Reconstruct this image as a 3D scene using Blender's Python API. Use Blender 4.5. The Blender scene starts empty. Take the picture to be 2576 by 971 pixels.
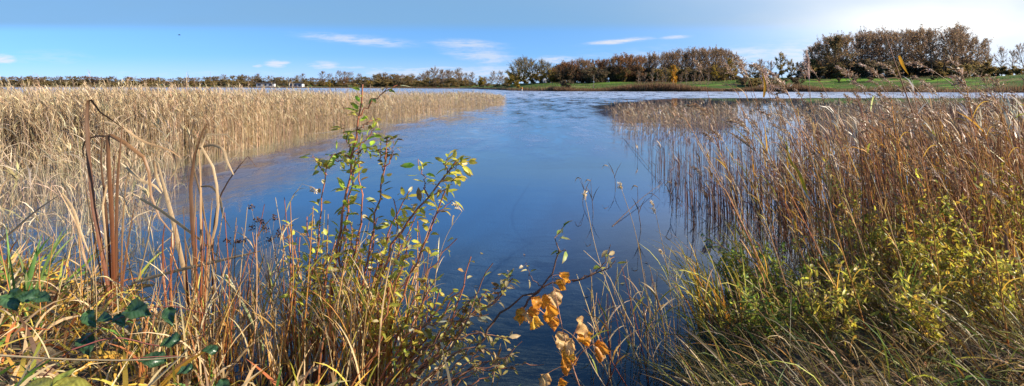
import bpy, math, random
import numpy as np
from mathutils import Vector
R = np.random.default_rng(11)
random.seed(5)
PI = math.pi
S = bpy.context.scene
COL = S.collection
# eye height above the lake, and the lens: focal length and horizon of the 2576 px wide view
H, F, CX, HY = 1.75, 1431.0, 1288.0, 212.0

def P(px, py, Y):
    return np.array([(px - CX) / F * Y, Y, H - (py - HY) / F * Y])

def G(px, py, z=0.0):
    Y = (H - z) * F / (py - HY)
    return P(px, py, Y)

def sm(a, b, x):
    t = np.clip((np.asarray(x, float) - a) / (b - a), 0, 1)
    return t * t * (3 - 2 * t)

# ------------------------------------------------------------------ mesh building
class MB:
    def __init__(s):
        s.v, s.c, s.q, s.t, s.n = [], [], [], [], 0

    def add(s, v, c, q=None, t=None):
        v = np.asarray(v, float).reshape(-1, 3)
        c = np.asarray(c, float)
        if c.ndim == 1:
            c = np.repeat(c[None], len(v), 0)
        s.v.append(v); s.c.append(c.reshape(-1, 3))
        if q is not None and len(q):
            s.q.append(np.asarray(q, int).reshape(-1, 4) + s.n)
        if t is not None and len(t):
            s.t.append(np.asarray(t, int).reshape(-1, 3) + s.n)
        s.n += len(v)

    def build(s, name, mat, parent=None, off=(0, 0, 0), smooth=True):
        v = np.concatenate(s.v) - np.asarray(off, float)
        c = np.concatenate(s.c)
        q = np.concatenate(s.q) if s.q else np.zeros((0, 4), int)
        t = np.concatenate(s.t) if s.t else np.zeros((0, 3), int)
        me = bpy.data.meshes.new(name)
        me.vertices.add(len(v)); me.vertices.foreach_set('co', v.ravel().astype(np.float32))
        nl = q.size + t.size
        me.loops.add(nl)
        me.loops.foreach_set('vertex_index', np.concatenate([q.ravel(), t.ravel()]).astype(np.int32))
        me.polygons.add(len(q) + len(t))
        st = np.concatenate([np.arange(len(q)) * 4, q.size + np.arange(len(t)) * 3]).astype(np.int32)
        me.polygons.foreach_set('loop_start', st)
        me.polygons.foreach_set('use_smooth', np.full(len(q) + len(t), smooth))
        me.update(calc_edges=True)
        a = me.color_attributes.new('Col', 'FLOAT_COLOR', 'POINT')
        a.data.foreach_set('color', np.concatenate([c, np.ones((len(c), 1))], 1).ravel().astype(np.float32))
        me.materials.append(mat)
        o = bpy.data.objects.new(name, me); COL.objects.link(o)
        if parent is not None:
            o.parent = parent
        return o

def nrm(a):
    return a / np.maximum(np.linalg.norm(a, axis=-1, keepdims=True), 1e-9)

def arr(x, n):
    x = np.asarray(x, float)
    return np.full(n, float(x)) if x.ndim == 0 else x

def arc(base, az, L, l0, l1, seg=4, pw=1.4):
    """N curved centre lines: lean from the vertical goes l0 -> l1 along the length."""
    base = np.asarray(base, float).reshape(-1, 3); n = len(base)
    az, L, l0, l1 = arr(az, n), arr(L, n), arr(l0, n), arr(l1, n)
    t = (np.arange(seg) + .5) / seg
    th = l0[:, None] + (l1 - l0)[:, None] * t[None] ** pw
    d = np.stack([np.sin(th) * np.cos(az)[:, None], np.sin(th) * np.sin(az)[:, None], np.cos(th)], -1)
    p = np.concatenate([base[:, None], base[:, None] + np.cumsum(d * (L / seg)[:, None, None], 1)], 1)
    return p

def frames(p):
    d = np.gradient(p, axis=1)
    d = nrm(d)
    up = np.zeros_like(d); up[..., 2] = 1
    side = np.cross(d, up)
    ln = np.linalg.norm(side, axis=-1, keepdims=True)
    alt = np.zeros_like(d); alt[..., 0] = 1
    side = np.where(ln < .05, np.cross(d, np.cross(alt, d)), side)
    side = nrm(side)
    nor = np.cross(side, d)
    return d, side, nor

BLADE = lambda t: np.minimum(1, 0.55 + 1.5 * t) * np.maximum(1 - t ** 3, 0.04)
STEMR = lambda t: 1 - .6 * t
LEAFP = lambda t: np.maximum(np.sin(PI * np.clip(t, .02, .98) ** .8), .03)

def colv(col, n, k):
    col = np.asarray(col, float)
    if col.ndim == 1:
        col = np.repeat(col[None], n, 0)
    if col.ndim == 2:
        col = np.repeat(col[:, None], k, 1)
    return col

def ribbon(mb, p, w, col, ang=None, prof=BLADE, fold=.0, ref=None):
    """N flat or slightly folded blades along the centre lines p (N,K,3)."""
    n, k = p.shape[:2]
    d, side, nor = frames(p)
    if ref is not None:
        side = nrm(np.cross(d, np.asarray(ref, float))); nor = np.cross(side, d)
    ang = R.uniform(0, PI, n) if ang is None else arr(ang, n)
    tw = np.linspace(0, 1, k)[None] * R.uniform(-.7, .7, n)[:, None]
    a = (ang[:, None] + tw)[..., None]
    wv = side * np.cos(a) + nor * np.sin(a)
    nv = -side * np.sin(a) + nor * np.cos(a)
    ww = (arr(w, n)[:, None] * prof(np.linspace(0, 1, k))[None])[..., None] * .5
    C = colv(col, n, k)
    if fold:
        v = np.stack([p - wv * ww + nv * ww * fold, p, p + wv * ww + nv * ww * fold], 2)
        i = np.arange(n)[:, None, None] * k * 3 + np.arange(k - 1)[None, :, None] * 3 + np.arange(2)[None, None]
        q = np.stack([i, i + 1, i + 4, i + 3], -1)
        mb.add(v, np.repeat(C[:, :, None], 3, 2), q)
    else:
        v = np.stack([p - wv * ww, p + wv * ww], 2)
        i = np.arange(n)[:, None] * k * 2 + np.arange(k - 1)[None] * 2
        q = np.stack([i, i + 1, i + 3, i + 2], -1)
        mb.add(v, np.repeat(C[:, :, None], 2, 2), q)

def tube(mb, p, r, col, sides=3, prof=STEMR):
    n, k = p.shape[:2]
    d, side, nor = frames(p)
    r = np.asarray(r, float)
    rr = r if r.ndim == 2 else arr(r, n)[:, None] * prof(np.linspace(0, 1, k))[None]
    a = np.arange(sides) / sides * 2 * PI
    v = p[:, :, None] + rr[:, :, None, None] * (side[:, :, None] * np.cos(a)[None, None, :, None] + nor[:, :, None] * np.sin(a)[None, None, :, None])
    i = np.arange(n)[:, None, None] * k * sides + np.arange(k - 1)[None, :, None] * sides
    j = np.arange(sides)[None, None]; j2 = (j + 1) % sides
    q = np.stack([i + j, i + j2, i + sides + j2, i + sides + j], -1)
    mb.add(v, np.repeat(colv(col, n, k)[:, :, None], sides, 2), q)

def leaves(mb, pos, dr, up, L, W, col, fold=.25, curl=.25, tipcol=None):
    """N small leaves, each with a midrib fold and a drooping tip."""
    pos = np.asarray(pos, float).reshape(-1, 3); n = len(pos)
    dr = nrm(np.asarray(dr, float)); s = nrm(np.cross(dr, up)); up = nrm(np.cross(s, dr))
    L, W = arr(L, n)[:, None], arr(W, n)[:, None]
    curl = arr(curl, n)[:, None]; fold = arr(fold, n)[:, None]
    pt = lambda t, x: pos + dr * L * t + s * W * .5 * x + up * (np.abs(x) * W * .5 * fold - curl * L * t * t)
    v = np.stack([pt(0, 0), pt(.3, -.9), pt(.3, 0), pt(.3, .9), pt(.68, -.8), pt(.7, 0), pt(.68, .8), pt(1, 0)], 1)
    i = np.arange(n)[:, None] * 8
    q = np.concatenate([i + np.array([1, 4, 5, 2]), i + np.array([2, 5, 6, 3])])
    t = np.concatenate([i + np.array(x) for x in ([0, 1, 2], [0, 2, 3], [4, 7, 5], [5, 7, 6])])
    C = colv(col, n, 8).copy()
    if tipcol is not None:
        C[:, 7] = tipcol; C[:, [4, 6]] = C[:, [4, 6]] * .6 + np.asarray(tipcol) * .4
    mb.add(v, C, q, t)

def pick(pal, n, jit=.18):
    """n colours from a palette of (weight, rgb) with a little spread."""
    w = np.array([x[0] for x in pal], float); c = np.array([x[1] for x in pal], float)
    k = R.choice(len(pal), n, p=w / w.sum())
    return np.clip(c[k] * (1 + R.normal(0, jit, (n, 1))) * (1 + R.normal(0, .05, (n, 3))), .004, .9)

def spline(pts, k=14, kink=False):
    p = np.asarray(pts, float)
    seg = np.linalg.norm(np.diff(p, axis=0), axis=1); s = np.concatenate([[0], np.cumsum(seg)])
    u = np.linspace(0, s[-1], k)
    if kink:
        u = np.sort(np.unique(np.concatenate([u, s])))
    if kink or len(p) < 3:
        return np.stack([np.interp(u, s, p[:, i]) for i in range(3)], 1)
    m = np.gradient(p, s, axis=0)
    i = np.clip(np.searchsorted(s, u, side='right') - 1, 0, len(p) - 2)
    h = (s[i + 1] - s[i]); t = ((u - s[i]) / h)[:, None]; h = h[:, None]
    return ((2 * t**3 - 3 * t**2 + 1) * p[i] + (t**3 - 2 * t**2 + t) * h * m[i] + (-2 * t**3 + 3 * t**2) * p[i + 1] + (t**3 - t**2) * h * m[i + 1])

# ------------------------------------------------------------------ things
def thing(name, label, cat, loc=(0, 0, 0), rz=0.0, group=None):
    o = bpy.data.objects.new(name, None); COL.objects.link(o)
    o.empty_display_size = .1
    o.location = loc; o.rotation_euler = (0, 0, rz)
    o['label'] = label; o['category'] = cat
    if group: o['group'] = group
    return o

def dup(root, loc, rz=0.0, sc=1.0, label=None, group=None):
    r = root.copy(); COL.objects.link(r)
    r.location = loc; r.rotation_euler = (0, 0, rz)
    r.scale = (sc, sc, sc) if np.isscalar(sc) else sc
    if label: r['label'] = label
    if group: r['group'] = group
    for ch in list(root.children):
        c = ch.copy(); COL.objects.link(c); c.parent = r
        for g in list(ch.children):
            d = g.copy(); COL.objects.link(d); d.parent = c
    return r

class Proto:
    """The first placing moves the built thing itself, every later one copies it."""
    def __init__(s, root): s.root, s.used = root, False
    def put(s, loc, rz=0.0, sc=1.0, label=None, group=None):
        if s.used:
            return dup(s.root, loc, rz, sc, label, group)
        s.used = True
        r = s.root; r.location = loc; r.rotation_euler = (0, 0, rz)
        r.scale = (sc, sc, sc) if np.isscalar(sc) else sc
        if label: r['label'] = label
        if group: r['group'] = group
        return r

# ------------------------------------------------------------------ materials
class NT:
    def __init__(s, nt): s.nt = nt
    def n(s, t, **k):
        x = s.nt.nodes.new(t)
        for a, b in k.items(): setattr(x, a, b)
        return x
    def put(s, sock, v):
        if isinstance(v, bpy.types.NodeSocket): s.nt.links.new(v, sock)
        elif v is not None: sock.default_value = v
    def m(s, op, a, b=None, c=None, clamp=False):
        x = s.n('ShaderNodeMath', operation=op, use_clamp=clamp)
        for i, v in enumerate((a, b, c)): s.put(x.inputs[i], v)
        return x.outputs[0]
    def step(s, a, b, x):
        r = s.n('ShaderNodeMapRange', interpolation_type='SMOOTHSTEP')
        s.put(r.inputs[0], x); s.put(r.inputs[1], a); s.put(r.inputs[2], b)
        return r.outputs[0]
    def noise(s, vec, scale, detail=3, rough=.55):
        x = s.n('ShaderNodeTexNoise')
        if vec is not None: s.put(x.inputs['Vector'], vec)
        x.inputs['Scale'].default_value = scale; x.inputs['Detail'].default_value = detail; x.inputs['Roughness'].default_value = rough
        return x.outputs['Fac']
    def mix(s, f, a, b, mode='MIX'):
        x = s.n('ShaderNodeMix', data_type='RGBA', blend_type=mode)
        s.put(x.inputs[0], f); s.put(x.inputs[6], a); s.put(x.inputs[7], b)
        return x.outputs[2]
    def comb(s, x, y, z):
        c = s.n('ShaderNodeCombineXYZ')
        for i, v in enumerate((x, y, z)): s.put(c.inputs[i], v)
        return c.outputs[0]
    def sep(s, v):
        c = s.n('ShaderNodeSeparateXYZ'); s.put(c.inputs[0], v)
        return c.outputs

def new_mat(name):
    m = bpy.data.materials.new(name); m.use_nodes = True
    m.node_tree.nodes.clear()
    t = NT(m.node_tree)
    out = t.n('ShaderNodeOutputMaterial')
    return m, t, out

def plant_mat(name, rough=.6, transl=.25, nscale=60, namt=.35, spec=.25):
    m, t, out = new_mat(name)
    col = t.n('ShaderNodeVertexColor', layer_name='Col').outputs[0]
    geo = t.n('ShaderNodeNewGeometry')
    n = t.noise(geo.outputs['Position'], nscale, 3)
    v = t.m('MULTIPLY_ADD', n, 2 * namt, 1 - namt)
    c = t.mix(1.0, col, t.comb(v, v, v), 'MULTIPLY')
    b = t.n('ShaderNodeBsdfPrincipled')
    t.put(b.inputs['Base Color'], c); b.inputs['Roughness'].default_value = rough
    b.inputs['Specular IOR Level'].default_value = spec
    if transl:
        tr = t.n('ShaderNodeBsdfTranslucent'); t.put(tr.inputs[0], c)
        mx = t.n('ShaderNodeMixShader'); mx.inputs[0].default_value = transl
        t.nt.links.new(b.outputs[0], mx.inputs[1]); t.nt.links.new(tr.outputs[0], mx.inputs[2])
        t.nt.links.new(mx.outputs[0], out.inputs[0])
    else:
        t.nt.links.new(b.outputs[0], out.inputs[0])
    return m

M_REED = plant_mat('dry_reed', .45, .28, 25, .3, .35)
M_BLADE = plant_mat('grass_blade', .5, .35, 18, .35, .3)
M_LEAF = plant_mat('leaf_surface', .42, .55, 120, .4, .4)
M_TWIG = plant_mat('twig_bark', .5, 0, 80, .3, .35)
M_TREE = plant_mat('far_foliage', .8, .5, .35, .45, .1)
M_BARK = plant_mat('far_bark', .9, 0, .8, .3, .1)
M_GLOSS = plant_mat('glossy_leaf', .28, .15, 60, .3, .5)
M_PAINT = plant_mat('weathered_paint', .6, 0, 2, .12, .3)

TAN = (.50, .35, .18); STRAW = (.63, .48, .26); DRY = (.38, .25, .12); BROWN = (.22, .12, .055); RED = (.27, .085, .045)
RUST = (.38, .13, .04); OLIVE = (.15, .15, .035); YGREEN = (.34, .34, .05); GREEN = (.11, .2, .03); LIME = (.26, .36, .04)
ORANGE = (.66, .27, .03); YELLOW = (.66, .47, .07); GREY = (.35, .29, .22); DKGREEN = (.02, .06, .018); PALE = (.68, .57, .4)
EXPO = 1.0
SKY_SAT = 1.22; SKY_TINT = (.88, .945, 1.04, 1); SKY_STR = .112; CLB = 4.2; VEIL = .6; SKY_K = 1.0; SKY_LIFT = .17
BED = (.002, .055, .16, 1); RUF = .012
# ------------------------------------------------------------------ camera, light, sky
cam = bpy.data.cameras.new('camera'); co = bpy.data.objects.new('camera', cam); COL.objects.link(co)
co.location = (0, 0, H); co.rotation_euler = (PI / 2, 0, 0)
cam.sensor_width = 36; cam.lens = 36 * F / 2576.0
cam.shift_y = -(971 / 2 - HY) / 2576.0
cam.clip_start = .05; cam.clip_end = 9000
S.camera = co
SUN_AZ, SUN_EL = math.radians(97), math.radians(26)     # clockwise from straight ahead
sd = Vector((math.sin(SUN_AZ) * math.cos(SUN_EL), math.cos(SUN_AZ) * math.cos(SUN_EL), math.sin(SUN_EL)))
sl = bpy.data.lights.new('sun', 'SUN'); sl.energy = 5.0; sl.angle = math.radians(.5); sl.color = (1, .88, .72)
so = bpy.data.objects.new('sun', sl); COL.objects.link(so)
so.rotation_euler = sd.to_track_quat('Z', 'Y').to_euler(); so.location = (30, 20, 40)
S.view_settings.view_transform = 'Standard'; S.view_settings.look = 'None'; S.view_settings.exposure = EXPO; S.view_settings.gamma = 1
S.cycles.max_bounces = 6; S.cycles.transparent_max_bounces = 8; S.cycles.use_denoising = True
S.cycles.sample_clamp_indirect = 4; S.cycles.caustics_reflective = False; S.cycles.caustics_refractive = False

W = bpy.data.worlds.new('World'); S.world = W; W.use_nodes = True
W.node_tree.nodes.clear(); t = NT(W.node_tree)
sky = t.n('ShaderNodeTexSky', sky_type='NISHITA', sun_disc=False)
sky.sun_elevation = SUN_EL; sky.sun_rotation = SUN_AZ; sky.air_density = 1.0; sky.dust_density = .3; sky.ozone_density = 2.5; sky.altitude = 50
d = t.sep(t.n('ShaderNodeTexCoord').outputs['Generated'])
vn = t.n('ShaderNodeVectorMath', operation='NORMALIZE'); t.put(vn.inputs[0], t.comb(d[0], d[1], t.m('MULTIPLY_ADD', t.m('MAXIMUM', d[2], 0.0), SKY_K, SKY_LIFT)))
t.put(sky.inputs[0], vn.outputs[0])
hs = t.n('ShaderNodeHueSaturation'); hs.inputs['Saturation'].default_value = SKY_SAT; t.put(hs.inputs['Color'], sky.outputs[0])
base = t.mix(1.0, hs.outputs[0], SKY_TINT, 'MULTIPLY')
yy = t.m('MAXIMUM', d[1], .02)
U = t.m('MULTIPLY_ADD', t.m('DIVIDE', d[0], yy), F, CX)          # a direction's bearing and height, flattened
V = t.m('MULTIPLY_ADD', t.m('DIVIDE', d[2], yy), -F, HY)
n1 = t.noise(t.comb(t.m('MULTIPLY', U, .014), t.m('MULTIPLY', V, .09), 0), 1.0, 6, .68)
n2 = t.noise(t.comb(t.m('MULTIPLY', U, .004), t.m('MULTIPLY', V, .012), 3.7), 1.0, 4, .55)
n1c = t.m('MULTIPLY_ADD', n1, 3.4, -.75)
def cloud(cx, cy, rx, ry, slope, amt):
    dx = t.m('MULTIPLY_ADD', U, 1 / rx, -cx / rx)
    dy = t.m('MULTIPLY', t.m('SUBTRACT', t.m('SUBTRACT', V, cy), t.m('MULTIPLY', t.m('SUBTRACT', U, cx), slope)), 1 / ry)
    r2 = t.m('ADD', t.m('MULTIPLY', dx, dx), t.m('MULTIPLY', dy, dy))
    g = t.m('EXPONENT', t.m('MULTIPLY', r2, -1.0))
    return t.m('MULTIPLY', t.step(.12, 1.15, t.m('MULTIPLY', g, n1c)), amt)
acc = t.m('MULTIPLY', t.step(130, 205, V), .28)
for c in ((900, 100, 150, 13, .085, .55), (1180, 112, 95, 14, .06, .5), (1215, 142, 100, 20, .12, .5), (1250, 172, 120, 18, .0, .35),
          (700, 160, 42, 11, 0, .7), (648, 166, 16, 6, 0, .6), (815, 165, 50, 12, 0, .6), (880, 172, 60, 9, 0, .4), (5, 150, 38, 14, 0, .8),
          (1400, 150, 55, 11, 0, .75), (1555, 104, 85, 7, -.09, .75), (1700, 93, 40, 5, -.06, .5), (1205, 180, 30, 6, 0, .6), (1880, 140, 90, 25, 0, .5),
          (120, 150, 120, 26, 0, .16), (2030, 150, 160, 50, 0, .5), (1000, 178, 260, 10, 0, .3), (1180, 186, 420, 22, 0, .55), (500, 186, 500, 14, 0, .3), (1750, 160, 300, 40, 0, .4)):
    k = cloud(*c)
    acc = k if acc is None else t.m('MAXIMUM', acc, k)
ccol = (CLB, CLB * .96, CLB * .95, 1)
c1 = t.mix(acc, base, ccol)
# thin sheet of high cloud over the upper sky, whiter towards the sun
veil = t.m('MULTIPLY', t.m('MULTIPLY', t.step(84, 52, V), t.step(-90, 10, V)), t.m('MULTIPLY_ADD', n2, .25, VEIL))
c2 = t.mix(veil, c1, (1.1, 2.05, 3.15, 1))
dsx = t.m('MULTIPLY_ADD', U, 1 / 520, -2500 / 520); dsy = t.m('MULTIPLY_ADD', V, 1 / 150, -80 / 150)
gl = t.m('EXPONENT', t.m('MULTIPLY', t.m('ADD', t.m('MULTIPLY', dsx, dsx), t.m('MULTIPLY', dsy, dsy)), -1.0))
glow = t.m('MULTIPLY', gl, t.m('MULTIPLY_ADD', n2, .5, .5), clamp=True)
c3 = t.mix(glow, c2, (CLB * 1.25, CLB * 1.22, CLB * 1.15, 1))
ex = t.m('MULTIPLY_ADD', U, 1 / 230, -2300 / 230); ey = t.m('MULTIPLY_ADD', V, 1 / 45, -58 / 45)
g2_ = t.m('EXPONENT', t.m('MULTIPLY', t.m('ADD', t.m('MULTIPLY', ex, ex), t.m('MULTIPLY', ey, ey)), -1.0))
c3 = t.mix(t.m('MULTIPLY', g2_, .6), c3, (CLB * 1.5, CLB * 1.48, CLB * 1.42, 1))
ex = t.m('MULTIPLY_ADD', U, 1 / 620, -2350 / 620); ey = t.m('MULTIPLY_ADD', V, 1 / 150, 190 / 150)
g3_ = t.m('EXPONENT', t.m('MULTIPLY', t.m('ADD', t.m('MULTIPLY', ex, ex), t.m('MULTIPLY', ey, ey)), -1.0))
c3 = t.mix(t.m('MULTIPLY', g3_, t.m('MULTIPLY_ADD', n2, .5, .65), clamp=True), c3, (CLB * 1.5, CLB * 1.5, CLB * 1.48, 1))
bg = t.n('ShaderNodeBackground'); t.put(bg.inputs[0], c3); bg.inputs[1].default_value = SKY_STR
wo = t.n('ShaderNodeOutputWorld'); t.nt.links.new(bg.outputs[0], wo.inputs[0])

# ------------------------------------------------------------------ the lake, its bed and banks
SHX = [-900, -300, 600, 1000, 1180, 1245, 1290, 1400, 1900, 2300, 2576, 3400]
SHP = [219.0, 219.5, 220.5, 222, 223, 225.5, 228, 229.5, 230.5, 232, 233, 235]
ZBX = [-900, 1100, 1220, 1300, 1420, 1800, 1880, 2040, 2470, 2600, 3400]
ZBZ = [.7, .7, .9, 1.9, 2.2, 2.7, 3.3, 3.5, 3.7, 4.3, 4.6]
def yshore(px): return H * F / (np.interp(px, SHX, SHP) - HY)
def zfar(px, Y):
    dd = np.asarray(Y, float) - yshore(px)
    zb = np.interp(px, ZBX, ZBZ)
    z = np.where(dd < 0, -1.2 + 1.2 * sm(-6, 0, dd), .35 * sm(0, 1.2, dd))
    z = z + (zb - .35) * sm(3, 30, dd) + .012 * np.maximum(dd - 60, 0) * sm(1300, 1900, px)
    return z + .12 * np.sin(px * .031 + dd * .13) * sm(3, 12, dd)
rows = np.array([-8, -5, -3, -1.5, -.7, 0, .5, 1, 2, 3, 5, 7, 10, 13, 16, 20, 25, 30, 38, 48, 60, 80, 110, 160, 260, 500, 1500, 4000.])
pxs = np.arange(-1100, 3700, 12.0)
PXg, Dg = np.meshgrid(pxs, rows)
Yg = yshore(PXg) + Dg; Zg = zfar(PXg, Yg)
Zg = Zg + np.where(Dg > 200, 0, R.normal(0, .03, Zg.shape) * (Dg > 1))
vv = np.stack([(PXg - CX) / F * Yg, Yg, Zg], -1)
nr, nc = PXg.shape
ii = np.arange(nr - 1)[:, None] * nc + np.arange(nc - 1)[None]
mb = MB(); mb.add(vv, (.06, .1, .02), np.stack([ii, ii + 1, ii + nc + 1, ii + nc], -1))

m, t, out = new_mat('lakeside_grass')
pos = t.n('ShaderNodeNewGeometry').outputs['Position']
xyz = t.sep(pos)
nA = t.noise(pos, .06, 4); nB = t.noise(pos, .9, 4, .65); nC = t.noise(pos, 4.0, 3)
g1 = t.mix(nC, (.03, .075, .012, 1), (.08, .16, .022, 1))
g2 = t.mix(t.step(.45, .65, nB), g1, (.085, .1, .03, 1))
g3 = t.mix(t.step(.52, .66, nA), g2, (.03, .045, .015, 1))  # dark blotches: shade of the woods painted into the grass colour
g3 = t.mix(t.step(.5, .62, t.noise(t.comb(t.m('MULTIPLY', xyz[0], .07), t.m('MULTIPLY', xyz[1], .22), 7.0), 1.0, 4, .6)), g3, t.mix(nC, (.13, .1, .045, 1), (.2, .16, .07, 1)))
g3 = t.mix(t.step(.56, .6, t.noise(t.comb(t.m('MULTIPLY', xyz[0], .05), t.m('MULTIPLY', xyz[1], .3), 2.0), 1.0, 3, .5)), g3, (.15, .28, .03, 1))
g4 = t.mix(t.step(.75, .25, xyz[2]), g3, t.mix(nC, (.1, .06, .035, 1), (.2, .13, .07, 1)))
b = t.n('ShaderNodeBsdfPrincipled'); t.put(b.inputs['Base Color'], g4); b.inputs['Roughness'].default_value = .9; b.inputs['Specular IOR Level'].default_value = .1
bm = t.n('ShaderNodeBump'); bm.inputs['Strength'].default_value = .5; bm.inputs['Distance'].default_value = .25; t.put(bm.inputs['Height'], t.noise(pos, 1.6, 5, .7)); t.put(b.inputs['Normal'], bm.outputs[0])
t.nt.links.new(b.outputs[0], out.inputs[0])
o = mb.build('far_bank', m); o['kind'] = 'structure'

YEX = [-30, -6, -3.6, -2.6, -1.9, -1.2, -.5, .2, .9, 1.5, 2.2, 3.0, 6, 30]
YEY = [8, 5.8, 4.9, 4.1, 3.5, 3.2, 2.95, 2.7, 3.0, 4.2, 4.6, 4.6, 4.9, 7]
def yedge(x): return np.interp(x, YEX, YEY)
def zbank(x, y):
    dd = yedge(x) - y
    z = np.where(dd > 0, .3 * sm(-.2, 1.6, dd) - .01, -.02 - .75 * sm(0, 4.5, -dd) - .7 * sm(3, 12, -dd))
    return z + .035 * np.sin(x * 5.1 + y * 3.3) * np.cos(y * 4.7 - x * 2.1)
xs = np.concatenate([-np.geomspace(400, 8, 30), np.arange(-7.5, 7.6, .125), np.geomspace(8, 400, 30)])
ys = np.concatenate([np.arange(-6, 9, .125), np.geomspace(9.2, 420, 40)])
Xg, Yg = np.meshgrid(xs, ys); Zg = zbank(Xg, Yg)
Zg = Zg + R.normal(0, .012, Zg.shape) * (np.abs(Xg) < 8) * (Yg < 9)
nr, nc = Xg.shape; ii = np.arange(nr - 1)[:, None] * nc + np.arange(nc - 1)[None]
mb = MB(); mb.add(np.stack([Xg, Yg, Zg], -1), (.1, .07, .04), np.stack([ii, ii + 1, ii + nc + 1, ii + nc], -1))
m, t, out = new_mat('bank_soil')
pos = t.n('ShaderNodeNewGeometry').outputs['Position']; xyz = t.sep(pos)
nB = t.noise(pos, 3.0, 4, .6); nC = t.noise(pos, 22.0, 4, .7)
soil = t.mix(nC, (.035, .024, .014, 1), (.13, .09, .045, 1))
soil = t.mix(t.step(.5, .62, nB), soil, (.1, .1, .03, 1))
mud = t.mix(t.step(.4, .7, nC), (.009, .01, .009, 1), (.028, .025, .018, 1))
mud = t.mix(t.step(.58, .66, t.noise(pos, 9, 3)), mud, (.06, .046, .03, 1))
deep = t.mix(t.step(-.45, -1.45, xyz[2]), mud, BED)  # blue light scattered in the water, put into the deep bed's colour
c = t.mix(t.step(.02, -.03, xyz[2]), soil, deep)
b = t.n('ShaderNodeBsdfPrincipled'); t.put(b.inputs['Base Color'], c); b.inputs['Roughness'].default_value = .85
bm = t.n('ShaderNodeBump'); bm.inputs['Strength'].default_value = .7; bm.inputs['Distance'].default_value = .03; t.put(bm.inputs['Height'], nC); t.put(b.inputs['Normal'], bm.outputs[0])
t.nt.links.new(b.outputs[0], out.inputs[0])
o = mb.build('ground', m); o['kind'] = 'structure'

# water: calm by the near bank and in the lee of the wood, ruffled by wind elsewhere
mb = MB(); mb.add([(-500, -8, 0), (500, -8, 0), (500, 420, 0), (-500, 420, 0)], (0, 0, 0), [(0, 1, 2, 3)])
m, t, out = new_mat('lake_water')
pos = t.n('ShaderNodeNewGeometry').outputs['Position']
x, y, z = t.sep(pos)
wob = t.m('MULTIPLY_ADD', t.noise(t.comb(t.m('MULTIPLY', x, .22), t.m('MULTIPLY', y, .1), 0), 1.0, 4, .6), 14.0, -7.0)
y2 = t.m('SUBTRACT', y, 47.0)
lim = t.m('ADD', t.m('MULTIPLY_ADD', t.m('MAXIMUM', y2, 0.0), .55, 6.3), t.m('MULTIPLY', t.m('MINIMUM', y2, 0.0), .11))
calm1 = t.m('MULTIPLY', t.step(-1.5, 2.0, t.m('ADD', t.m('SUBTRACT', x, lim), t.m('MULTIPLY', wob, .5))), t.step(74.0, 69.0, t.m('ADD', y, t.m('MULTIPLY', wob, .5))))
near = t.step(17.0, 10.0, t.m('ADD', t.m('MULTIPLY_ADD', t.m('MAXIMUM', t.m('SUBTRACT', -1.0, x), 0.0), 1.1, y), t.m('MULTIPLY', wob, .6)))
ruf = t.m('SUBTRACT', 1.0, t.m('MAXIMUM', calm1, near))
patch = t.m('MULTIPLY_ADD', t.step(.35, .65, t.noise(t.comb(t.m('MULTIPLY', x, .5), t.m('MULTIPLY', y, .16), 0), 1.0, 3)), .55, t.m('MULTIPLY', t.step(.35, .65, t.noise(t.comb(t.m('MULTIPLY', x, 1.6), t.m('MULTIPLY', y, .55), 9.0), 1.0, 4, .65)), .45))
ruf = t.m('MULTIPLY', t.m('MULTIPLY', ruf, patch), t.m('MULTIPLY_ADD', t.step(66.0, 80.0, y), 1.0, 1.0))
w1 = t.noise(t.comb(t.m('MULTIPLY', x, .8), t.m('MULTIPLY', y, .9), 0), 1.5, 4, .6)
w2 = t.noise(t.comb(t.m('MULTIPLY', x, .8), t.m('MULTIPLY', y, 1.0), 4), .55, 3, .5)
hgt = t.m('ADD', t.m('MULTIPLY', w1, t.m('MULTIPLY_ADD', ruf, RUF, .0012)), t.m('MULTIPLY', w2, t.m('MULTIPLY_ADD', ruf, .016, .006)))
bm = t.n('ShaderNodeBump'); bm.inputs['Strength'].default_value = 1.0; bm.inputs['Distance'].default_value = 1.0; t.put(bm.inputs['Height'], hgt)
dt = t.n('ShaderNodeVectorMath', operation='DOT_PRODUCT'); t.put(dt.inputs[0], bm.outputs[0]); t.put(dt.inputs[1], t.n('ShaderNodeNewGeometry').outputs['Incoming'])
fres = t.m('MULTIPLY_ADD', t.m('POWER', t.m('SUBTRACT', 1.0, t.m('ABSOLUTE', dt.outputs['Value']), clamp=True), 5.0), .98, .02)
gl = t.n('ShaderNodeBsdfGlossy'); gl.inputs['Roughness'].default_value = .0; t.put(gl.inputs['Normal'], bm.outputs[0]); gl.inputs['Color'].default_value = (1, 1, 1, 1)
t.put(gl.inputs['Roughness'], t.m('MINIMUM', t.m('MULTIPLY_ADD', ruf, .38, .012), .42))
tr = t.n('ShaderNodeBsdfTransparent'); tr.inputs[0].default_value = (.76, .9, .94, 1)
mx = t.n('ShaderNodeMixShader'); t.put(mx.inputs[0], fres); t.nt.links.new(tr.outputs[0], mx.inputs[1]); t.nt.links.new(gl.outputs[0], mx.inputs[2])
t.nt.links.new(mx.outputs[0], out.inputs[0])
o = mb.build('lake_water', m); o['kind'] = 'structure'
# ------------------------------------------------------------------ trees
def rot_about(v, ax, a):
    return v * math.cos(a) + np.cross(ax, v) * math.sin(a) + ax * (ax @ v) * (1 - math.cos(a))

def limb(p, d, L, r, lift, wob, k=5):
    pts = [np.array(p, float)]; d = nrm(np.array(d, float))
    for i in range(k - 1):
        d = nrm(d + np.array([0, 0, lift / k]) + R.normal(0, wob, 3))
        pts.append(pts[-1] + d * L / (k - 1))
    return np.array(pts), np.linspace(r, r * .35, k)

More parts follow.
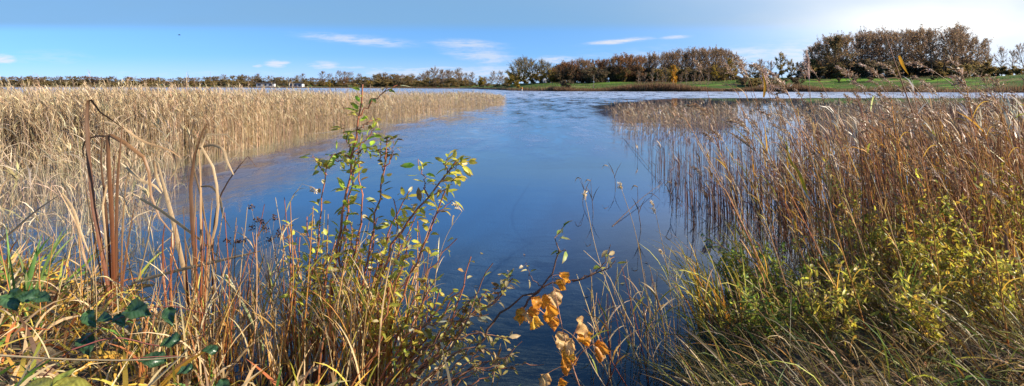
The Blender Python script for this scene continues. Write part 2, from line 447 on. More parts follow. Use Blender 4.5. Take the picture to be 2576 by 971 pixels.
def make_tree(name, label, cat, h, r, cb, nl, nleaf, ls, pal, bark, tr, stems=1, elev=(15, 60), twigc=(.25, .175, .13), nsec=6, ntw=9, tww=.05, bare=.1, lowbias=0.0, top=1.0):
    root = thing(name, label, cat)
    bk, cr = MB(), MB()
    tips, tdir = [], []
    for s_ in range(stems):
        lean = R.normal(0, .05 if stems == 1 else .38, 2)
        hh = h * (.97 if stems == 1 else R.uniform(.6, .95)) * .9
        tp, rr = limb((R.normal(0, .1) * (stems > 1), R.normal(0, .1) * (stems > 1), -.4), (lean[0], lean[1], 1), hh + .4, tr, .25, .05, 9)
        rr = np.linspace(tr, tr * .18, 9); rr[0] *= 1.4
        tube(bk, tp[None], rr[None], bark, 6)
        n_ = max(3, nl // stems)
        for i in range(n_):
            s = (i + R.uniform(.1, .9)) / n_
            t_ = cb + (1 - cb) * s
            f = t_ * 8; k = min(int(f), 7); p = tp[k] * (1 - f + k) + tp[k + 1] * (f - k)
            az = i * 2.39996 + R.normal(0, .4)
            e = math.radians(elev[0] + (elev[1] - elev[0]) * s + R.normal(0, 8))
            prof = (1 - max(0, s - .25) ** 2 * 1.1) * (.75 + .25 * min(1, s * 4)) if top else 1
            L = r * prof * R.uniform(.75, 1.1) / max(stems ** .35, 1) / max(math.cos(e), .62) * .85
            d = np.array([math.cos(az) * math.cos(e), math.sin(az) * math.cos(e), math.sin(e)])
            lp, lr = limb(p, d, L, tr * (.42 - .25 * s), .45, .12, 6)
            tube(bk, lp[None], lr[None], bark, 4)
            isbare = R.random() < bare
            for j in range(nsec):
                u = .28 + .72 * (j + R.random()) / nsec
                q = u * 5; kk = min(int(q), 4); pp = lp[kk] * (1 - q + kk) + lp[kk + 1] * (q - kk)
                dd = nrm(lp[kk + 1] - lp[kk]); ax = nrm(R.normal(0, 1, 3))
                d2 = nrm(rot_about(dd, ax, math.radians(R.uniform(20, 60))) + np.array([0, 0, .25]))
                sp, sr = limb(pp, d2, L * R.uniform(.3, .55) * (1.15 - .4 * u), tr * .09, .35, .16, 4)
                tube(cr, sp[None], np.maximum(sr, .014)[None], bark, 3)
                for a in range(4):
                    tips.append(sp[a]); tdir.append(d2); 
                if not isbare:
                    pass
                tips[-1] = sp[3]
    tips = np.array(tips); tdir = np.array(tdir)
    n = len(tips) * ntw // 4
    k = R.integers(0, len(tips), n)
    d = nrm(tdir[k] + R.normal(0, .55, (n, 3)) + np.array([0, 0, .3]))
    L = R.uniform(.08, .2, n) * r * .9
    az = np.arctan2(d[:, 1], d[:, 0]); th = np.arccos(np.clip(d[:, 2], -1, 1))
    tp = arc(tips[k], az, L, th, th * .6, 3)
    ribbon(cr, tp, tww, np.asarray(twigc) * (1 + R.normal(0, .2, (n, 1))), prof=lambda t: 1 - .75 * t)
    if nleaf:
        # leaves hang in clumps: some twigs carry many, others none
        wgt = R.random(n) ** 2.5 + .02
        if lowbias: wgt = wgt * np.clip(1.25 - lowbias * (tips[k][:, 2] / h), .02, 2)
        kk = R.choice(n, nleaf, p=wgt / wgt.sum())
        f = R.uniform(.1, 1, nleaf)[:, None]
        pos = tp[kk, 0] * (1 - f) + tp[kk, 3] * f + R.normal(0, .14, (nleaf, 3))
        dr = R.normal(0, 1, (nleaf, 3)) - np.array([0, 0, .4])
        leaves(cr, pos, dr, R.normal(0, 1, (nleaf, 3)) + 1e-3, R.uniform(.6, 1.3, nleaf) * ls, R.uniform(.4, .75, nleaf) * ls, pick(pal, nleaf, .25))
    bk.build('trunk', M_BARK, root); cr.build('crown', M_TREE, root)
    root['h'] = h
    return Proto(root)

BRN = [(4, (.33, .215, .12)), (2, (.4, .27, .13)), (2, (.27, .19, .12)), (1, (.46, .26, .1))]
RUS = [(4, (.32, .15, .065)), (3, (.25, .13, .06)), (1, (.42, .22, .07))]
OLV = [(3, (.3, .21, .08)), (2, (.22, .17, .075)), (2, (.38, .26, .08)), (1, (.19, .17, .06))]
YEL = [(4, (.42, .28, .04)), (2, (.32, .23, .04)), (1, (.2, .18, .04))]
GLD = [(4, (.62, .33, .035)), (2, (.5, .27, .04))]
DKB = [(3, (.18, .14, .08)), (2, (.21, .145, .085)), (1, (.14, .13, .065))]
DKW = (.1, .075, .055)
T = {}
def kind(key, n, *a, **k):
    T[key] = [make_tree(*a, **k) for _ in range(n)]
kind('bare', 3, 'bare_tree', 'bare tree', 'tree', 12, 3.6, .3, 22, 700, .3, BRN, DKW, .2, twigc=(.26, .18, .135), ntw=15)
kind('brown', 3, 'oak_tree', 'oak', 'tree', 11, 4.2, .2, 24, 1250, .32, BRN, DKW, .22, ntw=7)
kind('rust', 2, 'oak_tree', 'oak', 'tree', 11, 4.4, .16, 24, 2000, .34, RUS, DKW, .22, ntw=6)
kind('olive', 2, 'leafy_tree', 'tree', 'tree', 10, 4.0, .15, 22, 3000, .33, OLV, DKW, .2, ntw=6)
kind('yellow', 2, 'leafy_tree', 'tree', 'tree', 10, 3.8, .22, 20, 2600, .33, YEL, DKW, .2, ntw=6, lowbias=.9)
kind('lime', 2, 'lime_tree', 'tree', 'tree', 12, 4.0, .14, 34, 2400, .3, YEL, DKW, .22, elev=(30, 75), twigc=(.26, .21, .15), ntw=16, lowbias=1.2)
kind('birch', 2, 'birch_tree', 'birch', 'birch tree', 8, 1.5, .25, 16, 260, .22, BRN, (.38, .32, .27), .06, elev=(35, 70), twigc=(.2, .12, .1), ntw=9, tww=.035)
kind('gold', 1, 'birch_tree', 'birch', 'birch tree', 8, 1.7, .12, 20, 2600, .25, GLD, (.5, .42, .33), .08, elev=(30, 70), ntw=6)
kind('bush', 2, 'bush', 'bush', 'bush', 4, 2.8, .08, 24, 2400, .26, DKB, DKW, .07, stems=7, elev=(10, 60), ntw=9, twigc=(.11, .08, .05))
kind('obush', 2, 'bush', 'bush', 'bush', 4, 2.8, .06, 24, 3800, .26, OLV, DKW, .07, stems=7, elev=(5, 60), ntw=6)
kind('ybush', 1, 'bush', 'bush', 'bush', 4, 2.6, .06, 24, 3800, .26, YEL, DKW, .07, stems=7, elev=(5, 60), ntw=5)

cnt = {}
def plant_tree(px, top, kd, back, label, group=None, wide=1.0, base=None, front=False):
    """a tree whose crown reaches the height seen at bearing px, standing BACK metres behind the shore"""
    Y = float(yshore(px)) + back
    X = (px - CX) / F * Y
    z = float(zfar(px, Y)) - .05
    ztop = H - (top - HY) / F * Y
    i = cnt.get(kd, 0); cnt[kd] = i + 1
    pr = T[kd][i % len(T[kd])]
    h = pr.root['h']
    s = max(ztop - z, 1.0) / h
    return pr.put((X, Y, z), R.uniform(0, 6.28), (s * wide, s * wide, s), label, group)

def wood(px0, px1, n, prof, kinds, back, labels, group, wide, jit=6):
    xs_, ys_ = zip(*prof)
    for i in range(n):
        px = px0 + (px1 - px0) * (i + R.uniform(.15, .85)) / n
        top = np.interp(px, xs_, ys_) + abs(R.normal(0, jit))
        kd = kinds(px) if callable(kinds) else kinds[R.integers(len(kinds))]
        plant_tree(px, top, kd, R.uniform(*back), labels[kd], group, R.uniform(*wide))

# the domed wood above the right-hand reeds
PR = [(2022, 148), (2040, 118), (2080, 98), (2150, 85), (2230, 84), (2300, 77), (2385, 73), (2430, 86), (2465, 112), (2485, 145)]
LB = {'bare': 'tall bare brown tree inside the domed wood above the far green bank', 'brown': 'brown-leaved oak inside the domed wood above the far green bank',
      'olive': 'olive-leaved tree inside the domed wood above the far green bank', 'rust': 'russet oak inside the domed wood above the far green bank'}
wood(2034, 2480, 19, PR, ['bare', 'bare', 'bare', 'brown'], (32, 40), LB, 'trees of the domed wood', (.9, 1.2), 2.5)
wood(2044, 2470, 17, PR, ['bare', 'brown', 'bare'], (44, 56), LB, 'trees of the domed wood', (.9, 1.2), 3)
for px, top, kd in ((2050, 122, 'brown'), (2072, 106, 'brown'), (2100, 100, 'olive'), (2130, 94, 'brown')):
    plant_tree(px, top, kd, 29, LB[kd], 'trees of the domed wood', 1.05)
plant_tree(2036, 150, 'rust', 28, 'russet rounded oak at the open end of the domed wood, lowest of its edge trees')
for i in range(26):
    px = 2028 + 455 * (i + R.random()) / 26
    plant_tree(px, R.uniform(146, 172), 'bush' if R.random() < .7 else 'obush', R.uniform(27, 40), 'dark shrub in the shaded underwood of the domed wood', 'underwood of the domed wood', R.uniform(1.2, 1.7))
# the long wood across the water
PM = [(1380, 178), (1400, 165), (1440, 152), (1480, 150), (1520, 152), (1560, 140), (1600, 142), (1650, 138), (1700, 132), (1750, 126), (1800, 121), (1835, 128), (1858, 158)]
LB = {'bare': 'tall bare tree in the long wood across the lake', 'brown': 'brown-leaved oak in the long wood across the lake',
      'rust': 'russet oak in the long wood across the lake', 'olive': 'olive-leaved tree in the long wood across the lake'}
g = 'trees of the long wood'
wood(1388, 1640, 20, PM, ['rust', 'brown', 'rust', 'brown'], (30, 38), LB, g, (.85, 1.05), 5)
wood(1395, 1640, 15, PM, ['brown', 'bare', 'rust'], (42, 52), LB, g, (.9, 1.1), 4)
wood(1636, 1856, 20, PM, ['bare', 'bare', 'brown'], (30, 38), LB, g, (.8, 1.0), 4)
wood(1640, 1850, 15, PM, ['bare', 'brown', 'bare'], (42, 52), LB, g, (.8, 1.0), 4)
for i in range(32):
    px = 1385 + 470 * (i + R.random()) / 32
    kd = 'bush' if px < 1520 or R.random() < .45 else 'obush'
    plant_tree(px, R.uniform(164, 188), kd, R.uniform(27, 40), ('dark' if kd == 'bush' else 'olive') + ' shrub along the foot of the long wood across the lake', 'underwood of the long wood', R.uniform(1.2, 1.7))
plant_tree(1838, 150, 'yellow', 29, 'yellow-leaved tree closing the bare end of the long wood')
plant_tree(1800, 165, 'yellow', 28, 'low tree with yellow lower leaves under the bare tall end of the long wood')
# the pale rounded trees, the lone bush, the birches
g = 'pale rounded trees beside the long wood'
for px, top in ((1298, 152), (1318, 148), (1342, 152), (1362, 154), (1382, 160)):
    plant_tree(px, top, 'lime', R.uniform(22, 30), 'pale fine-twigged tree with yellow lower leaves beside the long wood', g, 1.35)
plant_tree(1302, 202, 'ybush', 12, 'rounded yellow bush beneath the pale fine-twigged trees')
plant_tree(1423, 199, 'bush', 2.2, 'dark rounded bush standing alone at the water edge below the long wood', None, 1.3)
g = 'pale birches on the grassy shore'
for px, top in ((1608, 176), (1622, 182), (1640, 172), (1656, 180), (1668, 184), (1712, 180), (1728, 174), (1745, 182), (1762, 186), (1781, 180)):
    plant_tree(px, top, 'birch', R.uniform(5, 12), 'slim pale leafless birch on the grassy shore before the long wood', g, R.uniform(.9, 1.2))
plant_tree(1694, 164, 'gold', 7, 'golden-leaved birch shining among the slim bare birches')
plant_tree(1676, 168, 'birch', 7, 'tallest leafless birch, right beside the golden-leaved birch', None, 1.1)
for i in range(22):
    px = 2030 + 445 * (i + R.random()) / 22
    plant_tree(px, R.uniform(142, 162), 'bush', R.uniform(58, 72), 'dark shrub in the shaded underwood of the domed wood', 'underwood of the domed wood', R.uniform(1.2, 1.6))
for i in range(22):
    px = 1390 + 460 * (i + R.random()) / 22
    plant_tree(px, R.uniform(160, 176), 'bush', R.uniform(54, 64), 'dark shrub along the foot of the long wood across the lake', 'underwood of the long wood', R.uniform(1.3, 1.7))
for px in (1286, 1300, 1322, 1345, 1365, 1384, 1396):
    plant_tree(px, R.uniform(180, 196), 'obush' if px % 2 else 'ybush', R.uniform(30, 44), 'olive and yellow thicket filling the ground beneath the pale fine-twigged trees', 'thicket under the pale trees', 1.6)
for px in (1858, 1868, 1876, 1890, 1905, 1925, 1950, 1975, 2000, 2020):
    plant_tree(px, R.uniform(190, 203), 'bush' if px % 3 else 'obush', R.uniform(9, 24), 'dark bush scattered on the grass slope between the two woods', 'bushes on the grass slope', 1.5)
for px in (2060, 2110, 2150, 2190, 2260, 2300, 2350, 2395, 2430):
    plant_tree(px, R.uniform(186, 198), 'bush', R.uniform(18, 27), 'dark bush on the upper slope under the front of the domed wood', 'bushes below the domed wood', 1.7)
# gap between the two woods
for px, top, kd, lab in ((1872, 160, 'brown', 'brown oak just past the tall bare end of the long wood'), (1893, 166, 'olive', 'small olive tree in the gap between the two woods, beside a brown oak'),
                         (1914, 150, 'bare', 'bare spreading tree in the gap between the two woods'), (1938, 158, 'brown', 'brown oak in the middle of the gap between the two woods'),
                         (1968, 138, 'yellow', 'dark-limbed tree with bright yellow-green lower leaves in the gap between the woods'), (1990, 152, 'yellow', 'smaller yellow-leaved tree leaning against the taller yellow-green one'),
                         (2010, 160, 'olive', 'olive tree hard against the open end of the domed wood')):
    plant_tree(px, top, kd, R.uniform(40, 60), lab, None, 1.0)
for px in (1880, 1905, 1930, 1955, 1985, 2012):
    plant_tree(px, R.uniform(176, 184), 'obush' if px % 2 else 'bush', R.uniform(34, 38), 'low shrub along the bank top between the two woods', 'shrubs between the woods', 1.3)
# beyond the domed wood
for px, top, lab in ((2492, 112, 'bare pale tree just past the domed wood, first of the sparse row'), (2520, 120, 'thin bare tree in the middle of the sparse row past the domed wood'),
                     (2548, 128, 'small bare tree in the sparse row past the domed wood'), (2578, 112, 'tall bare tree at the far end of the sparse row past the domed wood')):
    plant_tree(px, top, 'bare', R.uniform(80, 95), lab, None, .8)
for px in (2480, 2505, 2535, 2565, 2600):
    plant_tree(px, R.uniform(160, 172), 'obush', R.uniform(60, 75), 'olive hedge bush under the sparse bare trees past the domed wood', 'hedge past the domed wood', 1.4)
# the left shore
for px, top, kd in ((1064, 190, 'brown'), (1076, 178, 'bare'), (1098, 172, 'brown'), (1112, 176, 'bare'), (1132, 176, 'bare'), (1153, 176, 'brown'), (1172, 184, 'bare'), (1188, 182, 'bare')):
    plant_tree(px, top, kd, R.uniform(18, 40), ('bare' if kd == 'bare' else 'brown-leaved') + ' parkland tree in the clump beyond the tip of the reed bed', 'parkland clump beyond the reed bed', .95)
for px, top, kd, lab in ((1212, 193, 'ybush', 'small yellow bush between the parkland clump and the pair of trees'), (1236, 180, 'bare', 'darker tree of the pair by the open lake, nearer the yellow bush'), (1258, 180, 'bare', 'wider bare tree of the pair by the open lake'),
                         (928, 202, 'ybush', 'large yellow bush by the tall bare trees beyond the reeds'), (826, 203, 'ybush', 'rounded yellow bush at the foot of a tall bare tree beyond the reeds'),
                         (1225, 196, 'brown', 'low brown tree beside the small yellow bush'), (1272, 196, 'olive', 'low olive tree at the shoulder of the pale rounded trees')):
    plant_tree(px, top, kd, R.uniform(10, 25), lab, None, 1.1)
for px, top in ((812, 180), (834, 186), (852, 179), (868, 181), (886, 182), (903, 186), (762, 186), (742, 190), (648, 186), (610, 188), (560, 188), (1024, 190)):
    plant_tree(px, top, 'bare', R.uniform(30, 60), 'tall bare tree standing above the far brown treeline beyond the reeds', 'bare trees above the far treeline', 1.25)
LBL = {'brown': 'brown tree in the far treeline beyond the reed bed', 'rust': 'russet tree in the far treeline beyond the reed bed', 'olive': 'olive tree in the far treeline beyond the reed bed',
       'bare': 'bare grey tree in the far treeline beyond the reed bed', 'bush': 'dark bush at the foot of the far treeline beyond the reed bed', 'obush': 'olive bush at the foot of the far treeline beyond the reed bed'}
PL = [(-150, 196), (0, 194), (200, 192), (330, 195), (480, 196), (600, 192), (700, 193), (800, 197), (930, 194), (960, 186), (1010, 188), (1060, 194), (1270, 204)]
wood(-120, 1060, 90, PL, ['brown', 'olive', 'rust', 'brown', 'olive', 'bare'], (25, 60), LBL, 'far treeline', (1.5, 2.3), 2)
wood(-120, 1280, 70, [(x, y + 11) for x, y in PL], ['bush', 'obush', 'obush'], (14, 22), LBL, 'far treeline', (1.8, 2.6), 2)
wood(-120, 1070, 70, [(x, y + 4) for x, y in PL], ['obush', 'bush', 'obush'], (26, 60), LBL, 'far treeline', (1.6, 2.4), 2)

PC = [(920, 192), (960, 186), (1000, 187), (1060, 186), (1080, 177), (1165, 179), (1195, 192), (1280, 192)]
LC = {'bare': 'bare brown tree in the continuous belt between treeline and pale rounded trees', 'brown': 'brown-leaved tree in the continuous belt between treeline and pale rounded trees', 'obush': 'olive thicket bush in the belt between treeline and pale rounded trees', 'bush': 'dark thicket bush in the belt between treeline and pale rounded trees'}
wood(920, 1285, 26, PC, ['bare', 'brown', 'bare'], (34, 70), LC, 'belt of lakeside trees', (1.0, 1.4), 4)
wood(930, 1290, 26, [(x, y + 14) for x, y in PC], ['bush', 'obush'], (24, 60), LC, 'belt of lakeside trees', (1.6, 2.4), 3)

# ------------------------------------------------------------------ small built things on the far shores
def box(mb, c, s, col, rz=0.0):
    c = np.asarray(c, float); s = np.asarray(s, float) / 2
    v = np.array([[x, y, z] for z in (-1, 1) for x, y in ((-1, -1), (1, -1), (1, 1), (-1, 1))], float) * s
    cz, sz = math.cos(rz), math.sin(rz)
    v = np.stack([v[:, 0] * cz - v[:, 1] * sz, v[:, 0] * sz + v[:, 1] * cz, v[:, 2]], 1) + c
    mb.add(v, col, [(0, 3, 2, 1), (4, 5, 6, 7), (0, 1, 5, 4), (1, 2, 6, 5), (2, 3, 7, 6), (3, 0, 4, 7)])

def caravan(px, Lx, label):
    Y = float(yshore(px)) + 9; X = (px - CX) / F * Y; z = float(zfar(px, Y)) - .35
    r = thing('static_caravan', label, 'caravan', (X, Y, z), R.uniform(-.15, .15), 'white caravans by the far shore')
    b = MB(); box(b, (0, 0, 1.15), (Lx, 2.6, 1.5), (.5, .5, .49)); box(b, (0, 0, .2), (Lx - .3, 2.3, .4), (.06, .06, .06)); b.build('body', M_PAINT, r, smooth=False)
    b = MB(); v = [(-Lx / 2 - .1, -1.4, 1.9), (Lx / 2 + .1, -1.4, 1.9), (Lx / 2 + .1, 1.4, 1.9), (-Lx / 2 - .1, 1.4, 1.9), (-Lx / 2, 0, 2.55), (Lx / 2, 0, 2.55)]
    b.add(v, (.05, .045, .045), [(0, 1, 5, 4), (2, 3, 4, 5), (0, 3, 2, 1)], [(0, 4, 3), (1, 2, 5)]); b.build('roof', M_PAINT, r, smooth=False)
    for k in range(3):
        b = MB(); box(b, (-Lx * .32 + k * Lx * .32, -1.32, 1.35), (Lx * .18, .06, .7), (.03, .035, .05)); b.build('window', M_PAINT, r, smooth=False)
caravan(669, 9, 'long white caravan with dark roof, farther from the bare trees')
caravan(746, 7, 'shorter white caravan with dark roof close under the bare trees')
# open fishing platform
px = 1842; Y = float(yshore(px)) + .3; X = (px - CX) / F * Y
r = thing('fishing_platform', 'dark wooden fishing platform on posts at the far water edge', 'jetty', (X, Y, 0), .05)
b = MB()
for k in range(9): box(b, (-1.2 + k * .3, 0, .52), (.27, 1.6, .06), (.06, .045, .035))
b.build('deck', M_PAINT, r, smooth=False)
for sx in (-1.15, -.4, .4, 1.15):
    for sy in (-.7, .7):
        b = MB(); tube(b, np.array([[(sx, sy, -.9), (sx, sy, -.2), (sx, sy, .49)]]), .07, (.05, .04, .03), 8, lambda t: 1 + 0 * t); b.build('post', M_PAINT, r)
for sy in (-.7, .7):
    b = MB(); box(b, (0, sy, .44), (2.6, .08, .1), (.05, .04, .03)); b.build('beam', M_PAINT, r, smooth=False)
# white hut by the pale trees
px = 1371; Y = float(yshore(px)) + 34; X = (px - CX) / F * Y; z = float(zfar(px, Y))
r = thing('garden_hut', 'small white hut between the pale rounded trees and the long wood', 'hut', (X, Y, z - .05), .2)
b = MB(); box(b, (0, 0, .55), (1.5, 1.4, 1.1), (.8, .8, .82)); b.build('wall', M_PAINT, r, smooth=False)
b = MB(); b.add([(-.85, -.8, 1.1), (.85, -.8, 1.1), (.85, .8, 1.1), (-.85, .8, 1.1), (0, -.8, 1.75), (0, .8, 1.75)], (.7, .72, .76), [(0, 4, 5, 3), (1, 2, 5, 4), (0, 3, 2, 1)], [(0, 1, 4), (2, 3, 5)]); b.build('roof', M_PAINT, r, smooth=False)
b = MB(); box(b, (-.2, -.71, .48), (.5, .05, .9), (.3, .32, .36)); b.build('door', M_PAINT, r, smooth=False)
# pale mooring post and a tall greyish pole
px = 1493; Y = float(yshore(px)) + 5; X = (px - CX) / F * Y; z = float(zfar(px, Y))
r = thing('marker_pole', 'tall greyish pole standing on the grass by the lone dark bush', 'pole', (X, Y, z - .2))
b = MB(); tube(b, np.array([[(0, 0, 0), (0, 0, 1.2), (.03, 0, 2.6), (.03, 0, 3.9)]]), .07, (.2, .18, .15), 8, lambda t: 1 - .3 * t); b.build('shaft', M_PAINT, r)
b = MB(); tube(b, np.array([[(0, 0, .1), (0, 0, .3)]]), .14, (.25, .22, .18), 8, lambda t: 1 + 0 * t); b.build('base', M_PAINT, r)
px = 1313; Y = float(yshore(px)) - 2.5; X = (px - CX) / F * Y
r = thing('water_marker', 'small orange and white marker standing in the far shallows', 'marker', (X, Y, 0))
b = MB(); tube(b, np.array([[(0, 0, -1), (0, 0, 0), (0, 0, .5)]]), .1, (.75, .74, .7), 8, lambda t: 1 + 0 * t); b.build('pole', M_PAINT, r)
b = MB(); tube(b, np.array([[(0, 0, .5), (0, 0, .62), (0, 0, .85), (0, 0, .95)]]), np.array([[.12, .2, .18, .04]]), (.7, .22, .03), 10); b.build('cap', M_PAINT, r)
# a bird far up in the blue
c = P(451, 88, 120)
r = thing('bird', 'dark bird gliding alone in the open blue sky', 'bird', c, .4)
b = MB()
tube(b, np.array([[(-.26, 0, 0), (-.12, 0, .01), (.05, 0, .02), (.2, 0, .02), (.28, 0, .0)]]), np.array([[.02, .06, .08, .05, .012]]), (.03, .035, .05), 8)
for sg in (-1, 1):
    b.add([(.1, sg * .04, .03), (-.1, sg * .04, .02), (-.12, sg * .36, .1), (.1, sg * .36, .11), (-.12, sg * .72, .03), (-.02, sg * .74, .03), (.1, sg * .04, .045), (.1, sg * .36, .125)], (.03, .035, .05), [(0, 1, 2, 3), (3, 2, 4, 5), (1, 6, 7, 2)])
b.build('body', M_PAINT, r)

# brown reed fringe and rough sedge along the far water line
mb = MB(); n = 24000
px = R.uniform(-200, 3000, n); px = np.where(R.random(n) < .45, R.uniform(1380, 2100, n), px)
Y = yshore(px) + R.uniform(-.9, 1.4, n) + (R.random(n) < .3) * R.uniform(0, 3, n) * (px > 1350)
base_ = np.stack([(px - CX) / F * Y, Y, np.maximum(zfar(px, Y), -.3) - .05], 1)
hh = R.uniform(.7, 1.5, n) * (1 + .5 * np.sin(px * .02)) * np.interp(px, [1300, 1400, 1560, 1780, 1830, 2000], [.5, .8, 1.2, 1.2, .6, 1.0])
p = arc(base_, R.uniform(0, 6.3, n), hh, R.uniform(0, .2, n), R.uniform(.1, .7, n), 3)
ribbon(mb, p, .07, pick([(4, (.24, .14, .08)), (2, (.3, .19, .1)), (2, (.16, .09, .06)), (1, (.14, .12, .05))], n))
o = mb.build('shore_reeds', M_TREE); o['kind'] = 'stuff'

# tussocks of rough grass over the far slopes
mb = MB(); n = 14000
px = R.uniform(1240, 2900, n); dd = R.uniform(1.5, 34, n); Y = yshore(px) + dd
base_ = np.stack([(px - CX) / F * Y, Y, zfar(px, Y) - .05], 1)
k = np.sin(base_[:, 0] * .19 + np.sin(base_[:, 1] * .4) * 2) * np.cos(base_[:, 1] * .33 + base_[:, 0] * .05) + R.normal(0, .5, n) > .35
base_ = base_[k]; n = len(base_)
p = arc(base_, R.uniform(0, 6.3, n), R.uniform(.2, .6, n), R.uniform(0, .5, n), R.uniform(.5, 1.4, n), 3)
ribbon(mb, p, .11, pick([(3, (.13, .11, .045)), (2, (.2, .15, .07)), (3, (.05, .08, .02)), (1, (.25, .19, .1))], n))
o = mb.build('rough_tussocks', M_TREE); o['kind'] = 'stuff'
# ------------------------------------------------------------------ reed beds nobody could count
def reed_mass(name, base, h, lean_az, lean0, lean1, stemcol, leafcol, plcol, sr=.0042, nleaf=2, plume=.7, lw=.014, ll=.4, seg=4, plw=.02, mat=None):
    mb = MB(); n = len(base)
    p = arc(base, lean_az, h, lean0, lean1, seg, 1.6)
    tube(mb, p, sr, stemcol)
    for k in range(nleaf):
        i = R.integers(1, seg + 1, n)
        f = R.random(n)[:, None]
        st = p[np.arange(n), i - 1] * (1 - f) + p[np.arange(n), i] * f
        l0 = R.uniform(.25, .8, n); q = arc(st, R.normal(PI * .9, 1.1, n), ll * R.uniform(.5, 1.3, n), l0, l0 + R.uniform(.3, 1.7, n), 3)
        ribbon(mb, q, lw * R.uniform(.6, 1.3, n), leafcol[R.permutation(n)])
    idx = np.nonzero(R.random(n) < plume)[0]
    if len(idx):
        az0 = R.normal(2.7, .7, len(idx))
        for k in range(6):
            f = R.uniform(.0, .12, len(idx))[:, None] * (h[idx])[:, None]
            dirn = nrm(p[idx, -1] - p[idx, -2])
            l0 = R.uniform(.05, .5, len(idx))
            q = arc(p[idx, -1] - dirn * f, az0 + R.normal(0, .5, len(idx)), R.uniform(.1, .22, len(idx)), l0, l0 + R.uniform(.3, 1.3, len(idx)), 3)
            ribbon(mb, q, plw * R.uniform(.6, 1.3, len(idx)), plcol[idx] * (1 + R.normal(0, .12, (len(idx), 1))), prof=LEAFP)
    o = mb.build(name, mat or M_REED); o['kind'] = 'stuff'
    return o

EDX = [-260, 0, 300, 430, 560, 700, 860, 1000, 1150, 1225, 1268]
EDY = [440, 425, 408, 396, 384, 356, 322, 298, 276, 267, 263]
BKX = [-260, 300, 700, 1000, 1150, 1240, 1270]
BKD = [26, 28, 30, 26, 18, 8, 1.5]
REEDP = [(4, (.57, .44, .28)), (3, (.66, .53, .36)), (2, (.46, .33, .2)), (1, (.34, .22, .12)), (.6, (.46, .38, .18))]
n = 24000
px = R.uniform(-260, 1268, n) ; ye = H * F / (np.interp(px, EDX, EDY) + R.normal(0, 4, n) - HY)
dep = np.where(R.random(n) < .6, R.exponential(1.6, n), R.random(n) * 30)
dep = np.minimum(dep, np.interp(px, BKX, BKD) * R.uniform(.3, 1, n))
Y = ye + dep
base_ = np.stack([(px - CX) / F * Y + R.normal(0, .15, n), Y, np.full(n, -.25)], 1)
ht = np.interp(px, [-260, 300, 600, 760, 1000, 1200, 1268], [1.43, 1.4, 1.36, 1.27, 1.1, .95, .7]) * R.normal(1, .075, n) + .2
ht = ht * np.where(dep < .8, R.uniform(.6, 1.0, n), 1) * np.where((R.random(n) < .07) & (px < 1050), R.uniform(1.08, 1.22, n), 1)
wv = np.sin(base_[:, 0] * 1.3 + 1.1 * np.sin(base_[:, 1] * .6)) * .5 + np.sin(base_[:, 0] * .45 + base_[:, 1] * .8) * .5
ht = ht * (1 + .07 * wv) + np.where(R.random(n) < .012, R.uniform(.15, .4, n), 0)
xe = R.integers(0, n, 1300); be = base_[xe] - np.stack([np.zeros(1300), np.where(dep[xe] < 2, R.exponential(.9, 1300) + dep[xe], 0), np.zeros(1300)], 1)
base_ = np.concatenate([base_, be]); ht = np.concatenate([ht, R.uniform(.35, 1.0, 1300)]); n += 1300
wv = np.concatenate([wv, R.normal(0, .5, 1300)]); patch_tone = (1 + .2 * np.sin(base_[:, 0] * .8 + base_[:, 1] * .5) * np.sin(base_[:, 1] * .37 - base_[:, 0] * .2))[:, None]  # patches of darker and paler brown in the reeds' own colour
reed_mass('reed_bed', base_, ht, R.normal(2.9, 1.0, n), R.normal(.02, .06, n), np.abs(R.normal(.12, .16, n)), pick(REEDP, n, .17) * patch_tone * [.96, .9, .82], pick(REEDP, n, .17) * patch_tone,
          pick([(3, (.5, .37, .2)), (2, (.4, .28, .15)), (1, (.62, .5, .3))], n), nleaf=2, plume=.6, lw=.0075, ll=.24, sr=.005, plw=.013)
# sparse tangled reeds standing in the left shallows
n = 1050
px = R.uniform(-300, 600, n); py = R.uniform(405, 640, n)
keep = (px < np.interp(py, [400, 450, 550, 640], [560, 470, 380, 320]) + R.normal(0, 45, n)) & (R.random(n) < np.interp(py, [405, 470, 640], [1, .75, .45]))
px, py = px[keep], py[keep]; n = len(px)
Y = H * F / (py - HY)
base_ = np.stack([(px - CX) / F * Y, Y, np.full(n, -.2)], 1)
ht = np.minimum(R.uniform(.35, 1.55, n), np.interp(Y, [5, 7, 10, 14], [.6, .85, 1.25, 1.4])) + .15
reed_mass('shallow_reeds', base_, ht, R.uniform(0, 6.28, n), R.normal(.08, .15, n), np.abs(R.normal(.3, .5, n)), pick(REEDP, n, .18), pick(REEDP, n, .18),
          pick([(1, (.45, .33, .18))], n), sr=.0036, nleaf=2, plume=.08, lw=.012, ll=.4)
